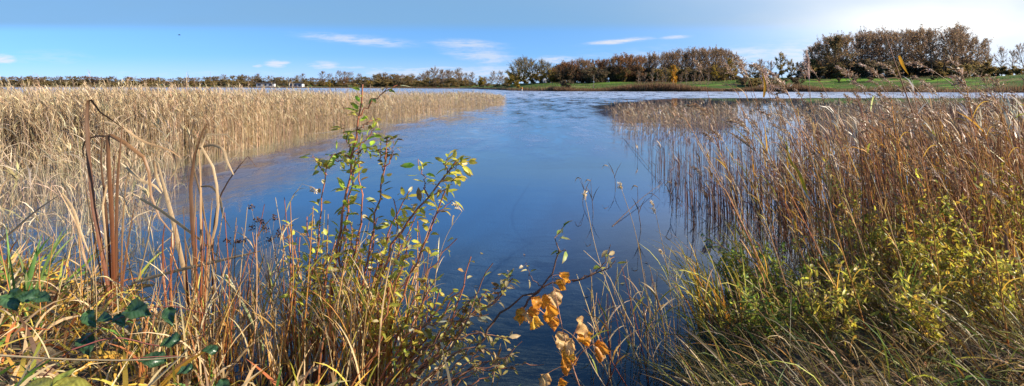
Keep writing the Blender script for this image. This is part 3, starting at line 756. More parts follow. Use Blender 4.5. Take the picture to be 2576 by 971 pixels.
# reeds of the right-hand water, short and thin far out, dense and brown near by
RB = [(3, (.24, .12, .065)), (3, (.3, .16, .08)), (2, (.18, .07, .045)), (1, (.4, .26, .14)), (1, (.3, .17, .05))]
LX = [263, 300, 345, 400, 450, 520, 600, 680]; LP = [1495, 1530, 1545, 1590, 1625, 1690, 1745, 1800]
def right_band(n, py0, py1, px1, hfun, dens, name, lean=1.0, **k):
    px = R.uniform(1480, px1, n); py = R.uniform(py0, py1, n)
    edge = np.interp(py, LX, LP)
    keep = (px > edge + np.abs(R.normal(0, 35, n))) & (R.random(n) < dens(px, py))
    px, py = px[keep], py[keep]; m_ = len(px)
    Y = H * F / (py - HY)
    b_ = np.stack([(px - CX) / F * Y, Y, np.full(m_, -.25)], 1)
    reed_mass(name, b_, hfun(px, py, m_) + .25, R.normal(PI, .9, m_), R.normal(.04, .09, m_) * lean, np.abs(R.normal(.15, .2, m_)) * lean, pick(RB, m_, .2), pick(RB, m_, .2), pick([(2, (.42, .3, .18)), (2, (.32, .2, .1)), (1, (.6, .5, .36))], m_), **k)
RB0 = RB; RB = [(3, (.44, .3, .17)), (2, (.34, .2, .1)), (1, (.54, .4, .24))]
right_band(8000, 274, 330, 2750, lambda px, py, m_: np.interp(px, [1480, 1900, 2200, 2700], [.5, .6, .75, .95]) * R.normal(1, .13, m_), lambda px, py: np.interp(px, [1480, 1600, 1850, 2000, 2150, 2700], [.35, .75, .35, .25, .5, .6]), 'far_reeds', plume=.3, lean=.8, nleaf=2, ll=.3)
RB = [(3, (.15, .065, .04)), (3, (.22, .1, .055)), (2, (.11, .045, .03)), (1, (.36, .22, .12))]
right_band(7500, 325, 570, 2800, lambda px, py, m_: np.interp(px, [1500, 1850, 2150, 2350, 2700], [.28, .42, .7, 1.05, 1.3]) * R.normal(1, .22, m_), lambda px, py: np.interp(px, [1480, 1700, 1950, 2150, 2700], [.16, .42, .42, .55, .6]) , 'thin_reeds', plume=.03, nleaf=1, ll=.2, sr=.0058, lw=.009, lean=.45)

# the rusty thicket close to the right bank
n = 1250; px = 1850 + 900 * R.random(n) ** .62; Y = R.uniform(4.0, 8.5, n) + (px < 2050) * 1.5
X = (px - CX) / F * Y
RT = [(3, (.34, .15, .065)), (2.5, (.46, .25, .1)), (2, (.22, .08, .045)), (1, (.58, .42, .24)), (1.5, (.62, .33, .05))]
hh = (H - (np.interp(px, [1850, 2000, 2200, 2700], [400, 330, 250, 240]) + np.abs(R.normal(0, 90, n)) - HY) / F * Y).clip(.35, 2)
reed_mass('thicket_reeds', np.stack([X, Y, np.maximum(zbank(X, Y), -.2) - .03], 1), hh, R.normal(PI, .7, n), R.normal(.1, .14, n), np.abs(R.normal(.3, .25, n)), pick(RT, n, .2), pick([(3, (.33, .16, .065)), (1.5, (.6, .32, .05)), (1.5, (.46, .3, .14)), (.7, (.36, .36, .06))], n, .2),
          pick([(2, (.46, .3, .16)), (2, (.34, .19, .1)), (1, (.66, .56, .42))], n), nleaf=2, plume=.25, lw=.010, ll=.24, sr=.0044, seg=6, plw=.011)

# ------------------------------------------------------------------ single reeds
PLUMEP = [(3, (.5, .37, .22)), (2, (.38, .25, .14)), (2, (.62, .52, .38))]
def plume(mb, tip, d0, az, L, n=26, pal=PLUMEP, droop=1.0):
    """feathery seed head: a curved rachis with drooping branches and little spikelets"""
    th0 = math.acos(max(-1, min(1, d0[2])))
    ra = arc(tip[None], az, L, th0, th0 + .9 * droop, 8)
    c = pick(pal, 1)[0]
    tube(mb, ra, .0022, c)
    u = np.sort(R.uniform(0, .97, n)); k = np.minimum((u * 8).astype(int), 7); f = (u * 8 - k)[:, None]
    st = ra[0, k] * (1 - f) + ra[0, k + 1] * f
    l0 = th0 + R.uniform(-.1, .6, n)
    br = arc(st, az + R.normal(0, .8, n), L * R.uniform(.22, .5, n) * (1.15 - .7 * u), l0, l0 + R.uniform(.3, 1.2, n) * droop, 4)
    ribbon(mb, br, .0042, pick(pal, n), prof=lambda t: 1 - .4 * t)
    m_ = n * 5
    i = R.integers(0, n, m_); j = R.integers(1, 4, m_)
    pos = br[i, j] * .5 + br[i, j + 1] * .5 + R.normal(0, .003, (m_, 3))
    leaves(mb, pos, nrm(br[i, j + 1] - br[i, j]) + R.normal(0, .35, (m_, 3)), R.normal(0, 1, (m_, 3)), R.uniform(.012, .025, m_), R.uniform(.004, .009, m_), pick(pal, m_))

def make_reed(label, h, az, l0, l1, nl, scol, lpal, head=True, lw=.0105, ll=.27, droop=1.0, hl=.24, pal=PLUMEP, r=.0038, name='reed'):
    root = thing(name, label, 'reed')
    p = arc([(0, 0, -.3)], az, h + .3, l0, l1, 12, 1.5)
    st = MB(); tube(st, p, r, np.asarray(scol) * (1 + R.normal(0, .1, (1, 13, 3))), 5)
    st.build('stem', M_REED, root)
    for i in range(nl):
        k = int(R.integers(4, 12)); b = p[0, k]
        a = az + R.choice([-1, 1]) * R.uniform(.2, 1.6)
        s0 = R.uniform(.2, .6)
        q = arc(b[None], a, ll * R.uniform(.6, 1.3), s0, s0 + R.uniform(.2, 1.8), 7)
        lf = MB(); ribbon(lf, q, lw * R.uniform(.7, 1.3), pick(lpal, 1), prof=lambda t: np.minimum(1, .6 + t * 2) * np.maximum(1 - t ** 2.2, .03), fold=.3)
        lf.build('leaf', M_BLADE, root)
    if head:
        hd = MB(); plume(hd, p[0, -1], nrm(p[0, -1] - p[0, -2]), az + R.normal(0, .3), hl, droop=droop, pal=pal); hd.build('seed_head', M_REED, root)
    return root
LP_R = [(2, (.36, .2, .09)), (2, (.5, .3, .08)), (2, (.62, .34, .05)), (1, (.6, .48, .25)), (1, (.38, .34, .05))]
PLR = [(3, (.42, .28, .17)), (3, (.32, .19, .1)), (1.2, (.66, .55, .42))]
GR = 'single reeds of the near right bank'
LR = 'rusty brown reed leaning over the near right bank with a pale drooping seed head'
LRN = 'bare brown reed stem leaning in the tangle of the near right bank'
protoR = [Proto(make_reed(LR, 1.5, PI + R.normal(0, .25), R.uniform(-.05, .15), R.uniform(.25, .65), int(R.integers(2, 5)), (.38, .18, .075), LP_R, True, pal=PLR, hl=R.uniform(.14, .24), droop=R.uniform(.6, 1.4))) for _ in range(8)]
protoN = [Proto(make_reed(LRN, 1.3, PI + R.normal(0, .5), R.uniform(-.1, .2), R.uniform(.1, .7), int(R.integers(2, 5)), (.32, .12, .055), LP_R, False)) for _ in range(6)]
for i in range(128):
    u = R.random() ** .75
    px = 1790 + u * 860 + R.normal(0, 20)
    Y = R.uniform(4.0, 9.0) if px > 2000 else R.uniform(5.2, 9.5)
    X = (px - CX) / F * Y
    z = max(float(zbank(X, Y)), 0)
    if R.random() < .55:
        top = np.interp(px, [1780, 1900, 2100, 2300, 2600], [430, 310, 225, 185, 200]) + abs(R.normal(0, 75))
        hz = max(H - (top - HY) / F * Y - z, .5)
        protoR[i % 8].put((X, Y, z), R.normal(0, .35), hz / 1.62, LR, GR)
    else:
        hz = R.uniform(.6, 1.25)
        protoN[i % 6].put((X, Y, z), R.normal(0, .7), hz / 1.3, LRN, 'bare single stems of the near right bank')

for i in range(20):
    px = R.uniform(1880, 2620); Y = R.uniform(4.6, 7.5); X = (px - CX) / F * Y
    z = max(float(zbank(X, Y)), 0); top = R.uniform(150, 250)
    protoR[i % 8].put((X, Y, z), R.normal(0, .3), (H - (top - HY) / F * Y - z) / 1.55, LR, GR)
# long straight stems slanting across the bank vegetation
LS = 'long straight golden-brown reed stem slanting across the shrubs of the right bank'
protoS = [Proto(make_reed(LS, 1.5, PI + R.normal(0, .2), R.uniform(.2, .45), R.uniform(.35, .6), 4, [(.56, .3, .09), (.6, .42, .18), (.4, .17, .06)][k % 3], [(2, (.7, .4, .05)), (1, (.55, .3, .08)), (1, (.62, .5, .1))], k % 2 == 0, lw=.010, ll=.16, pal=PLR, hl=.16, r=.0042)) for k in range(6)]
for i in range(50):
    px = R.uniform(1950, 2850); Y = R.uniform(3.1, 4.6); X = (px - CX) / F * Y
    z = max(float(zbank(X, Y)), 0)
    protoS[i % 6].put((X, Y, z - .1), R.normal(0, .25), R.uniform(.6, 1.0) if i % 3 else R.uniform(.9, 1.15), LS, 'slanting stems of the right bank')

def hero_reed(label, pts, Y, scol, leafs=(), head=None, r=.004, name='reed', cat='reed', hpal=PLR, lmat=None, hn=34):
    """pts run from the base up; leafs: (point list, width, colour); head: (bearing, length, droop)"""
    w = spline([P(a, b, Y + (c[0] if c else 0)) for a, b, *c in pts], 18)
    b0 = w[0].copy()
    root = thing(name, label, cat, b0)
    st = MB(); tube(st, w[None], r * 1.25, scol, 6, lambda t: 1 - .55 * t); st.build('stem', M_REED, root, b0)
    for lp, wd, c in leafs:
        q = spline([P(a, b, Y + (d_[0] if d_ else 0)) for a, b, *d_ in lp], 9)
        lf = MB(); ribbon(lf, q[None], wd, c, ang=R.uniform(-.5, .5), prof=lambda t: np.minimum(1, .5 + t * 2.5) * np.maximum(1 - t ** 2.5, .03), fold=.25, ref=(.3, 1, 0)); lf.build('leaf', lmat or M_BLADE, root, b0)
    if head:
        hd = MB(); plume(hd, w[-1], nrm(w[-1] - w[-2]), head[0], head[1], hn, hpal, head[2]); hd.build('seed_head', M_REED, root, b0)
    return root
BR = (.3, .16, .08)
OR_ = (.75, .36, .03)
hero_reed('reed with fat pinkish seed head and one upright bright orange leaf', [(2075, 640), (2040, 470), (1985, 340), (1935, 240)], 4.6, BR, [([(1921, 245), (1925, 215), (1916, 178)], .022, OR_)], (PI * .55, .2, -.6), hpal=[(2, (.6, .42, .32)), (1, (.45, .28, .18))])
hero_reed('upright reed with fat pale pink seed head against the open end of the domed wood', [(2085, 640), (2055, 430), (2042, 300), (2036, 205)], 4.8, (.4, .27, .15), [], (PI, .24, .05), hpal=[(2, (.62, .45, .36)), (1, (.45, .3, .2))], hn=44)
hero_reed('tallest reed, brown stem crossing the domed wood with rusty tip and orange leaf', [(2420, 620), (2330, 380), (2270, 210), (2228, 90)], 4.4, (.32, .16, .07), [([(2262, 140), (2272, 165), (2286, 188)], .024, OR_), ([(2228, 92), (2232, 120), (2245, 160)], .016, (.4, .2, .08))], None, r=.0062)
hero_reed('nodding reed with a dense drooping rusty seed head in front of the dark water reflection', [(1812, 420), (1808, 360), (1800, 325), (1788, 300)], 6.0, BR, [], (PI * .97, .28, 1.6), hn=48, hpal=[(2, (.36, .19, .08)), (1, (.5, .32, .15))])
hero_reed('arched reed leaf curling over beside the tallest rusty stem', [(2370, 420), (2330, 260), (2290, 210), (2240, 195), (2200, 215)], 4.5, (.42, .26, .1), [], None, r=.004)
hero_reed('broad orange-yellow leaf blade on a slim stem among brown reeds', [(2110, 700), (2070, 560), (2040, 480)], 4.4, BR, [([(2030, 490), (2012, 440), (1985, 395), (1978, 340)], .026, (.62, .45, .03)), ([(2050, 520), (2000, 450), (1960, 395)], .016, (.7, .62, .5))], None)
hero_reed('reed with white sunlit drooping tassel above the far green bank', [(2560, 560), (2480, 330), (2400, 215), (2350, 180)], 4.6, BR, [], (PI, .22, .8))
hero_reed('reed with two pale narrow leaves bent over the thin reeds and bright water', [(1990, 640), (1950, 500), (1900, 380), (1880, 330)], 5.0, (.3, .13, .07), [([(1900, 380), (1860, 350), (1830, 330)], .012, (.4, .25, .12)), ([(1940, 480), (1990, 420), (2060, 390)], .01, (.35, .2, .1))], (PI, .15, .9))
# lone sprigs out in the water
for pts, lab, Y in (([(1492, 535), (1489, 500), (1486, 455)], 'dark reed sprig standing alone in open water, farthest from the reeds', 8.2), ([(1466, 508), (1470, 480), (1462, 450)], 'slim dark sprig standing beside the lone reed sprig in open water', 8.4),
                    ([(1548, 470), (1545, 440), (1530, 418)], 'broken tan reed top bent over in the calm water', 9.5), ([(1612, 575), (1606, 530), (1604, 470)], 'upright dark reed stem in calm water beside the fallen stem', 7.0),
                    ([(1690, 530), (1686, 490), (1690, 460)], 'clustered dark reed stem at the water edge of the thin reeds', 7.5)):
    b_ = G(*pts[0][:2], 0); Yb = b_[1]
    lf = [([(pts[1][0], pts[1][1]), (pts[1][0] - 8, pts[1][1] - 20), (pts[1][0] - 17, pts[1][1] - 34)], .012, (.3, .18, .09)), ([(pts[1][0], pts[1][1] + 8), (pts[1][0] + 9, pts[1][1] - 16), (pts[1][0] + 20, pts[1][1] - 34)], .01, (.24, .14, .07)), ([(pts[2][0], pts[2][1]), (pts[2][0] - 9, pts[2][1] - 3), (pts[2][0] - 17, pts[2][1] + 9)], .016, (.5, .33, .16))]
    hero_reed(lab, [(pts[0][0], pts[0][1] + 14)] + pts, Yb, (.2, .12, .07), lf, None, r=.004)
# fallen stems lying across the calm water
for a, b, lab in (((1540, 570), (1668, 462), 'broken reed stem lying slanted over the calm water beside thin reeds'), ((1570, 350), (1668, 470), 'long thin fallen reed stem slanting down from the edge of the far reeds')):
    g0, g1 = G(*a), G(*b); mid = (g0 + g1) / 2 + np.array([0, 0, .05])
    r_ = thing('reed', lab, 'reed', g0)
    mb = MB(); tube(mb, spline([g0 + [0, 0, .0], mid, g1 + [0, 0, .02]], 12)[None], .007, (.16, .1, .06), 5); mb.build('stem', M_REED, r_, g0)
    mb = MB(); ribbon(mb, spline([mid, mid + [.1, -.15, .1], mid + [.22, -.25, .01]], 6)[None], .014, (.24, .15, .08), fold=.2); mb.build('leaf', M_BLADE, r_, g0)

# dry reeds standing one by one in the left shallows
GL = 'single dry reeds of the left shallows'; LL = 'bent dry tan reed standing in the left shallows between the bulrushes and the reed bed'
LP_L = [(3, TAN), (3, STRAW), (1, DRY), (1, (.4, .36, .12))]
protoL = [Proto(make_reed(LL, 1.2, R.uniform(0, 6.28), R.uniform(-.1, .25), R.uniform(.1, 1.0), int(R.integers(3, 6)), STRAW, LP_L, k == 0, lw=.012, ll=.36, r=.0042)) for k in range(9)]
for i in range(62):
    while True:
        px = R.uniform(-200, 540); py = R.uniform(430, 640)
        if px < np.interp(py, [430, 550, 640], [520, 420, 330]): break
    g0 = G(px, py)
    protoL[i % 9].put((g0[0], g0[1], 0), R.uniform(0, 6.28), R.uniform(.35, .9) * np.interp(g0[1], [6, 10], [.75, 1.1]), LL, GL)
# ------------------------------------------------------------------ bulrushes: every strap leaf a part
def bulrush(label, base, straps, name='bulrush'):
    """straps: (pixel points from the foot up, depth, width, colour foot, colour tip, kinked)"""
    root = thing(name, label, 'bulrush', base)
    for pts, Y, wd, c0, c1, kink in straps:
        q = spline([P(a, b, Y + (d_[0] if d_ else 0)) for a, b, *d_ in pts], 16, kink)
        k = len(q); t_ = np.linspace(0, 1, k)[:, None]
        f = np.clip(t_ * 1.8 - .1, 0, 1)
        col = (np.asarray(c0) * (1 - f) + np.asarray(c1) * f) * (1 + R.normal(0, .06, (k, 1)))
        lf = MB()
        n0 = lf.n
        ribbon(lf, q[None], wd * (.78 if kink else .68), col[None], ang=R.uniform(-.55, .35), prof=lambda t: np.minimum(1, .8 + t) * np.maximum(1 - np.clip(t - .55, 0, 1) ** 1.6 * 2.6, .08), fold=.36, ref=(-.55, 1, 0))
        lf.build('leaf', M_STRAP, root, base)
    return root
m, t, out = new_mat('strap_leaf')
col = t.n('ShaderNodeVertexColor', layer_name='Col').outputs[0]
pos = t.n('ShaderNodeNewGeometry').outputs['Position']
nz = t.noise(t.comb(t.m('MULTIPLY', t.sep(pos)[0], 260.0), t.m('MULTIPLY', t.sep(pos)[1], 260.0), t.m('MULTIPLY', t.sep(pos)[2], 5.0)), 1.0, 2)
sp = t.step(.6, .75, t.noise(pos, 38, 3))
v = t.m('MULTIPLY_ADD', nz, 1.1, .42); c = t.mix(1.0, col, t.comb(v, v, v), 'MULTIPLY'); c = t.mix(t.m('MULTIPLY', sp, .45), c, (.12, .06, .03, 1))
b = t.n('ShaderNodeBsdfPrincipled'); t.put(b.inputs['Base Color'], c); b.inputs['Roughness'].default_value = .45; b.inputs['Specular IOR Level'].default_value = .35
tr = t.n('ShaderNodeBsdfTranslucent'); t.put(tr.inputs[0], c); mx = t.n('ShaderNodeMixShader'); mx.inputs[0].default_value = .22
t.nt.links.new(b.outputs[0], mx.inputs[1]); t.nt.links.new(tr.outputs[0], mx.inputs[2]); t.nt.links.new(mx.outputs[0], out.inputs[0])
M_STRAP = m
FR, FB, FT, FS = (.2, .062, .024), (.125, .066, .033), (.42, .26, .125), (.58, .41, .22)
Y0 = 4.3
bulrush('tall dark brown bulrush with upright strap leaves, two snapped over at the top', P(292, 800, Y0), [
    ([(288, 800), (258, 640), (236, 520), (224, 400), (220, 300), (223, 254), (228, 252), (252, 284), (283, 304), (312, 325)], Y0, .042, FR, FB, True),
    ([(285, 800), (275, 640), (262, 480), (254, 400), (262, 306)], Y0 + .05, .026, FR, FB, False),
    ([(292, 800), (281, 560), (273, 420), (270, 342), (278, 340), (318, 362), (362, 396), (375, 432), (380, 490), (402, 548), (432, 584)], Y0 - .05, .036, FR, (.26, .14, .06), True),
    ([(297, 800), (293, 600), (296, 450), (308, 316)], Y0 - .08, .032, (.22, .08, .035), (.17, .085, .04), False),
    ([(300, 800), (318, 640), (331, 560), (342, 500)], Y0 + .03, .024, FR, FB, False),
    ([(280, 800), (248, 660), (228, 540), (215, 470), (212, 400)], Y0 + .08, .02, FR, FT, False),
    ([(305, 800), (306, 640), (312, 520), (322, 440), (340, 400), (362, 392)], Y0 + .1, .018, FR, FT, False),
    ([(275, 800), (268, 620), (258, 520), (270, 460), (300, 470), (330, 540)], Y0 + .04, .018, FB, FS, True),
    ([(310, 800), (350, 690), (372, 600), (388, 520), (420, 470)], Y0 + .12, .018, FT, FS, False),
    ([(284, 800), (286, 600), (284, 470), (290, 380)], Y0 + .02, .02, FR, FB, False),
    ([(262, 306), (300, 316), (350, 350), (440, 386), (455, 398)], Y0 + .06, .026, FS, FT, False),
    ([(270, 342), (236, 344), (214, 356), (208, 375), (212, 395)], Y0 + .02, .02, FB, FB, False),
    ([(270, 800), (214, 650), (190, 560), (152, 485)], Y0 - .1, .026, FB, FT, False),
])
bulrush('bleached bulrush with snapped hanging leaves striped by shadow', P(395, 800, Y0 + .1), [
    ([(480, 800), (465, 690), (436, 560), (412, 470), (396, 410), (386, 402)], Y0, .04, FT, FS, True),
    ([(420, 780), (412, 690), (410, 600), (415, 560)], Y0 + .25, .022, (.42, .14, .04), FR, False),
    ([(432, 780), (430, 690), (432, 600), (436, 555)], Y0 + .28, .02, (.42, .14, .04), FR, False),
    ([(386, 402), (392, 440), (404, 470), (410, 482)], Y0 + .02, .028, FT, FS, True),
    ([(318, 420), (352, 452), (392, 470), (406, 486)], Y0 + .1, .034, FS, FS, False),
    ([(436, 386), (444, 420), (430, 446), (424, 455)], Y0 + .12, .022, FB, FS, False),
    ([(352, 500), (400, 528), (452, 566), (502, 604), (558, 655)], Y0 - .2, .036, FS, FS, True),
    ([(330, 714), (420, 688), (520, 664), (600, 645), (655, 632)], Y0 - .5, .036, FS, FS, False),
])
bulrush('red-footed bulrush with arching pale leaves curling over at the top', P(492, 900, Y0 - .3), [
    ([(497, 905), (494, 720), (484, 560), (480, 470), (490, 390), (510, 330), (520, 312)], Y0 - .3, .034, FR, FB, True),
    ([(506, 905), (508, 740), (506, 560), (505, 440), (500, 375)], Y0 - .25, .03, (.42, .13, .035), FT, False),
    ([(500, 905), (525, 640), (548, 540), (536, 420), (505, 346), (540, 335), (585, 345), (606, 372), (598, 398), (580, 408)], Y0 - .3, .026, FR, FS, False),
    ([(500, 375), (530, 365), (556, 372), (572, 408), (588, 440)], Y0 - .25, .03, FT, FS, False),
    ([(515, 900), (512, 740), (522, 600), (510, 520), (502, 300), (520, 292), (548, 300), (552, 320)], Y0 - .2, .02, FR, FT, False),
    ([(505, 470), (530, 470), (552, 500), (560, 540), (580, 575)], Y0 - .28, .026, FT, FS, False),
    ([(530, 900), (536, 760), (534, 640), (560, 480), (600, 420), (625, 392), (645, 420)], Y0 - .2, .02, FR, FB, False),
    ([(488, 905), (476, 800), (470, 700), (466, 640)], Y0 - .32, .026, (.36, .12, .035), FR, False),
    ([(540, 900), (556, 760), (575, 660), (592, 640), (640, 700)], Y0 - .35, .018, FT, FS, False),
    ([(475, 910), (470, 760), (468, 640), (461, 520)], Y0 - 0.10, .022, (.36, .12, .035), FB, False),
    ([(483, 910), (486, 760), (488, 600), (493, 470)], Y0 - 0.15, .022, (.36, .12, .035), FT, False),
    ([(512, 910), (519, 760), (523, 640), (534, 500)], Y0 - 0.22, .022, (.38, .13, .035), FT, False),
    ([(520, 910), (516, 760), (514, 660), (508, 560)], Y0 - 0.30, .022, (.38, .13, .035), FS, False),
    ([(528, 910), (540, 760), (546, 640), (564, 520)], Y0 - 0.28, .022, FR, FT, False),
    ([(495, 910), (485, 760), (480, 660), (465, 600)], Y0 - 0.33, .022, (.38, .13, .035), FT, False),
    ([(505, 910), (506, 760), (507, 700), (509, 620)], Y0 - 0.36, .022, (.55, .2, .03), (.4, .16, .05), False),
    ([(516, 910), (520, 760), (523, 720), (530, 640)], Y0 - 0.38, .022, (.38, .13, .035), FT, False),
])
bulrush('low pale bulrush with one long leaf bent far over the left shallows', P(-30, 640, 4.9), [
    ([(-60, 640), (20, 590), (90, 530), (156, 486)], 4.8, .034, FT, FT, False),
    ([(156, 486), (180, 520), (205, 590), (225, 640)], 4.8, .03, FS, FS, False),
    ([(-40, 640), (-10, 520), (10, 460), (60, 430)], 5.0, .02, FT, FS, False),
])
YB = 3.35
bulrush('stout bulrush with orange-yellow foot and green leaves beside the red-stemmed willow', P(640, 960, YB + .3), [
    ([(640, 965), (634, 860), (640, 760), (650, 690), (665, 640)], YB + .3, .03, (.6, .3, .03), (.55, .33, .12), False),
    ([(632, 965), (628, 840), (624, 780), (636, 700)], YB + .3, .022, (.6, .36, .04), (.4, .3, .08), False),
    ([(660, 970), (655, 880), (630, 800), (600, 740), (570, 690)], YB, .024, (.2, .3, .08), (.42, .4, .22), False),
    ([(668, 970), (668, 900), (648, 840), (610, 760)], YB - .05, .02, (.16, .28, .08), (.3, .36, .14), False),
])
# ------------------------------------------------------------------ leafy saplings
WPAL = [(3.5, (.58, .58, .08)), (4, (.72, .62, .09)), (1, (.36, .46, .07)), (1.2, (.7, .6, .32)), (.7, (.5, .3, .09))]
WTOP = [(4, (.42, .6, .06)), (2, (.54, .64, .08)), (1, (.66, .58, .12))]
def stem_leaves(mb, w, n, L, pal, t0=.3, side=.02, spread=1.0):
    k = len(w) - 1
    u = R.uniform(t0, 1, n) * k; i = np.minimum(u.astype(int), k - 1); f = (u - i)[:, None]
    pos = w[i] * (1 - f) + w[i + 1] * f
    tg = nrm(w[i + 1] - w[i])
    out = nrm(R.normal(0, 1, (n, 3)) * [1, 1, .45])
    dr = nrm(tg * R.uniform(.2, .9, n)[:, None] + out * spread)
    # a short stalk carries each leaf
    st = np.stack([pos, pos + dr * side * .5, pos + dr * side], 1)
    tube(mb, st, .0012, (.3, .2, .06))
    leaves(mb, pos + dr * side, dr + R.normal(0, .2, (n, 3)) - [0, 0, .15], R.normal(0, .6, (n, 3)) + [0, 0, 1], L * R.uniform(.85, 1.65, n), L * R.uniform(.4, .66, n), pick(pal, n, .2), fold=R.uniform(.1, .6, n), curl=R.uniform(0, .5, n), tipcol=(.38, .22, .06))
def sapling(label, base, stems, name='willow_sapling', cat='willow', col=(.36, .125, .06)):
    """stems: (pixel points, depth, leaf count, leaf length, palette, radius, first leaf)"""
    root = thing(name, label, cat, base)
    for pts, Y, n, L, pal, r, t0 in stems:
        w = spline([P(a, b, Y + (d_[0] if d_ else 0)) for a, b, *d_ in pts], 18)
        w[1:-1] += R.normal(0, .006, (16, 3))
        c = np.asarray(col) * (1 + R.normal(0, .12, (1, 18, 1)))
        st = MB(); tube(st, w[None], r * 1.7, c, 5, lambda t: 1 - .62 * t); so_ = st.build('stem', M_TWIG, root, base)
        if n:
            fo = MB(); stem_leaves(fo, w, int(n * 1.75), L, pal, t0); fo.build('foliage', M_LEAF, so_, base)
    return root
Y1 = 3.5
bw = P(860, 985, Y1)
sapling('tall red-stemmed willow sapling whose green tip rises above the reed bed', bw, [
    ([(806, 990), (830, 760), (862, 540), (888, 390), (902, 300), (912, 212)], Y1, 26, .056, WTOP, .0075, .5),
    ([(902, 300), (930, 260), (965, 232), (1000, 214)], Y1, 5, .05, [(1, (.5, .45, .3)), (1, (.25, .33, .06))], .003, .3),
    ([(898, 330), (925, 310), (950, 295)], Y1, 3, .05, WPAL, .0025, .2),
    ([(888, 390), (868, 340), (860, 310)], Y1 + .03, 7, .055, WPAL, .003, .1),
    ([(888, 390), (925, 345), (938, 322)], Y1 - .03, 8, .06, WTOP, .003, .1),
    ([(790, 990), (845, 690), (874, 520), (896, 395)], Y1 + .05, 18, .055, WPAL, .0065, .55),
    ([(885, 400), (850, 385), (830, 392)], Y1, 7, .055, WTOP, .003, .2),
    ([(900, 385), (922, 370), (935, 372)], Y1, 7, .05, WTOP, .003, .2),
    ([(768, 990), (790, 700), (808, 520), (822, 440), (836, 390)], Y1 + .1, 16, .05, WPAL, .005, .6),
    ([(822, 440), (800, 415), (786, 388)], Y1 + .1, 8, .05, WPAL, .0025, .2),
    ([(836, 400), (855, 405), (872, 380)], Y1 + .1, 5, .045, WPAL, .0022, .2),
    ([(824, 990), (872, 720), (910, 560), (905, 440), (900, 380)], Y1 + .05, 14, .05, WPAL, .006, .5),
])
sapling('spreading red-stemmed willow sapling with a yellow-leaved branch reaching over the open water', bw + [.18, -.02, 0], [
    ([(862, 990), (905, 760), (945, 540), (964, 430), (974, 348)], Y1 - .05, 20, .042, [(2, (.28, .3, .06)), (1, (.34, .22, .1)), (1, (.2, .24, .05))], .006, .55),
    ([(964, 430), (955, 380), (962, 345)], Y1 - .05, 10, .04, [(2, (.24, .28, .06)), (1, (.3, .18, .08))], .0025, .3),
    ([(966, 425), (990, 385), (988, 352)], Y1 - .05, 9, .04, [(2, (.24, .28, .06)), (1, (.3, .18, .08))], .0025, .3),
    ([(880, 990), (960, 690), (1010, 575), (1075, 500), (1130, 430), (1150, 402)], Y1 - .1, 26, .058, WPAL, .007, .55),
    ([(1075, 500), (1065, 450), (1052, 400)], Y1 - .1, 6, .06, WTOP, .003, .3),
    ([(1115, 450), (1150, 415), (1172, 408)], Y1 - .1, 10, .055, WPAL, .0028, .2),
    ([(1130, 440), (1120, 410), (1128, 395)], Y1 - .1, 8, .05, WPAL, .0025, .2),
    ([(1090, 490), (1130, 465), (1150, 445)], Y1 - .12, 9, .05, WPAL, .0025, .2),
    ([(930, 990), (1030, 700), (1075, 600), (1105, 520), (1120, 480)], Y1 - .15, 18, .05, WPAL, .006, .5),
    ([(1085, 580), (1105, 530), (1140, 505)], Y1 - .15, 5, .05, WPAL, .0025, .3),
    ([(905, 990), (975, 730), (1005, 600), (990, 500)], Y1 - .1, 14, .055, WPAL, .005, .45),
    ([(900, 990), (955, 700), (985, 560), (1030, 480)], Y1, 12, .05, WPAL, .005, .5),
    ([(945, 990), (1060, 720), (1105, 650), (1150, 600)], Y1 - .2, 9, .045, WPAL, .004, .5),
])
sapling('low bushy red-stemmed willow crowded between the bulrush and the taller saplings', bw + [-.2, .05, 0],
    [([(715 + 11 * i, 990), (728 + 12 * i + R.normal(0, 12), 800), (742 + 14 * i + R.normal(0, 22), R.uniform(540, 660))], Y1 + R.normal(0, .12), int(R.integers(12, 22)), .045, WPAL, .0045, .4) for i in range(22)])
sapling('red-stemmed willow shoots fanning out low over the mud and leaf litter', bw + [.4, -.15, 0],
    [([(860 + 9 * i, 1010), (915 + 14 * i + R.normal(0, 12), 860), (950 + 18 * i + R.normal(0, 25), R.uniform(640, 790))], Y1 - .2 + R.normal(0, .1), int(R.integers(10, 18)), .042, WPAL, .0045, .35) for i in range(16)])
SPAL = [(3, (.5, .45, .12)), (2, (.38, .38, .1)), (2, (.6, .5, .28)), (1, (.3, .16, .06))]
sapling('sprawling leafy willow branch lying over the dark shallows beside the orange leaves', P(960, 975, 3.2), [
    ([(955, 985), (1060, 880), (1160, 810), (1240, 760), (1290, 700)], 3.2, 30, .042, SPAL, .006, .3),
    ([(1060, 880), (1150, 850), (1230, 842), (1290, 850)], 3.2, 22, .042, SPAL, .004, .2),
    ([(1160, 810), (1180, 760), (1195, 740)], 3.2, 8, .038, SPAL, .003, .3),
    ([(1240, 760), (1262, 730), (1278, 690)], 3.2, 12, .038, SPAL, .003, .3),
    ([(1000, 940), (1050, 830), (1075, 720), (1082, 700)], 3.25, 14, .04, SPAL, .0045, .5),
    ([(1060, 985), (1130, 900), (1190, 870), (1255, 900)], 3.1, 14, .038, SPAL, .004, .3),
    ([(1030, 830), (1090, 812), (1150, 806), (1230, 790)], 3.2, 10, .05, [(2, (.62, .58, .45)), (2, (.4, .38, .15))], .004, .0),
    ([(970, 985), (1060, 930), (1150, 850), (1215, 700), (1240, 662)], 3.15, 5, .035, SPAL, .004, .5),
], 'willow_branch', 'branch', (.24, .12, .07))
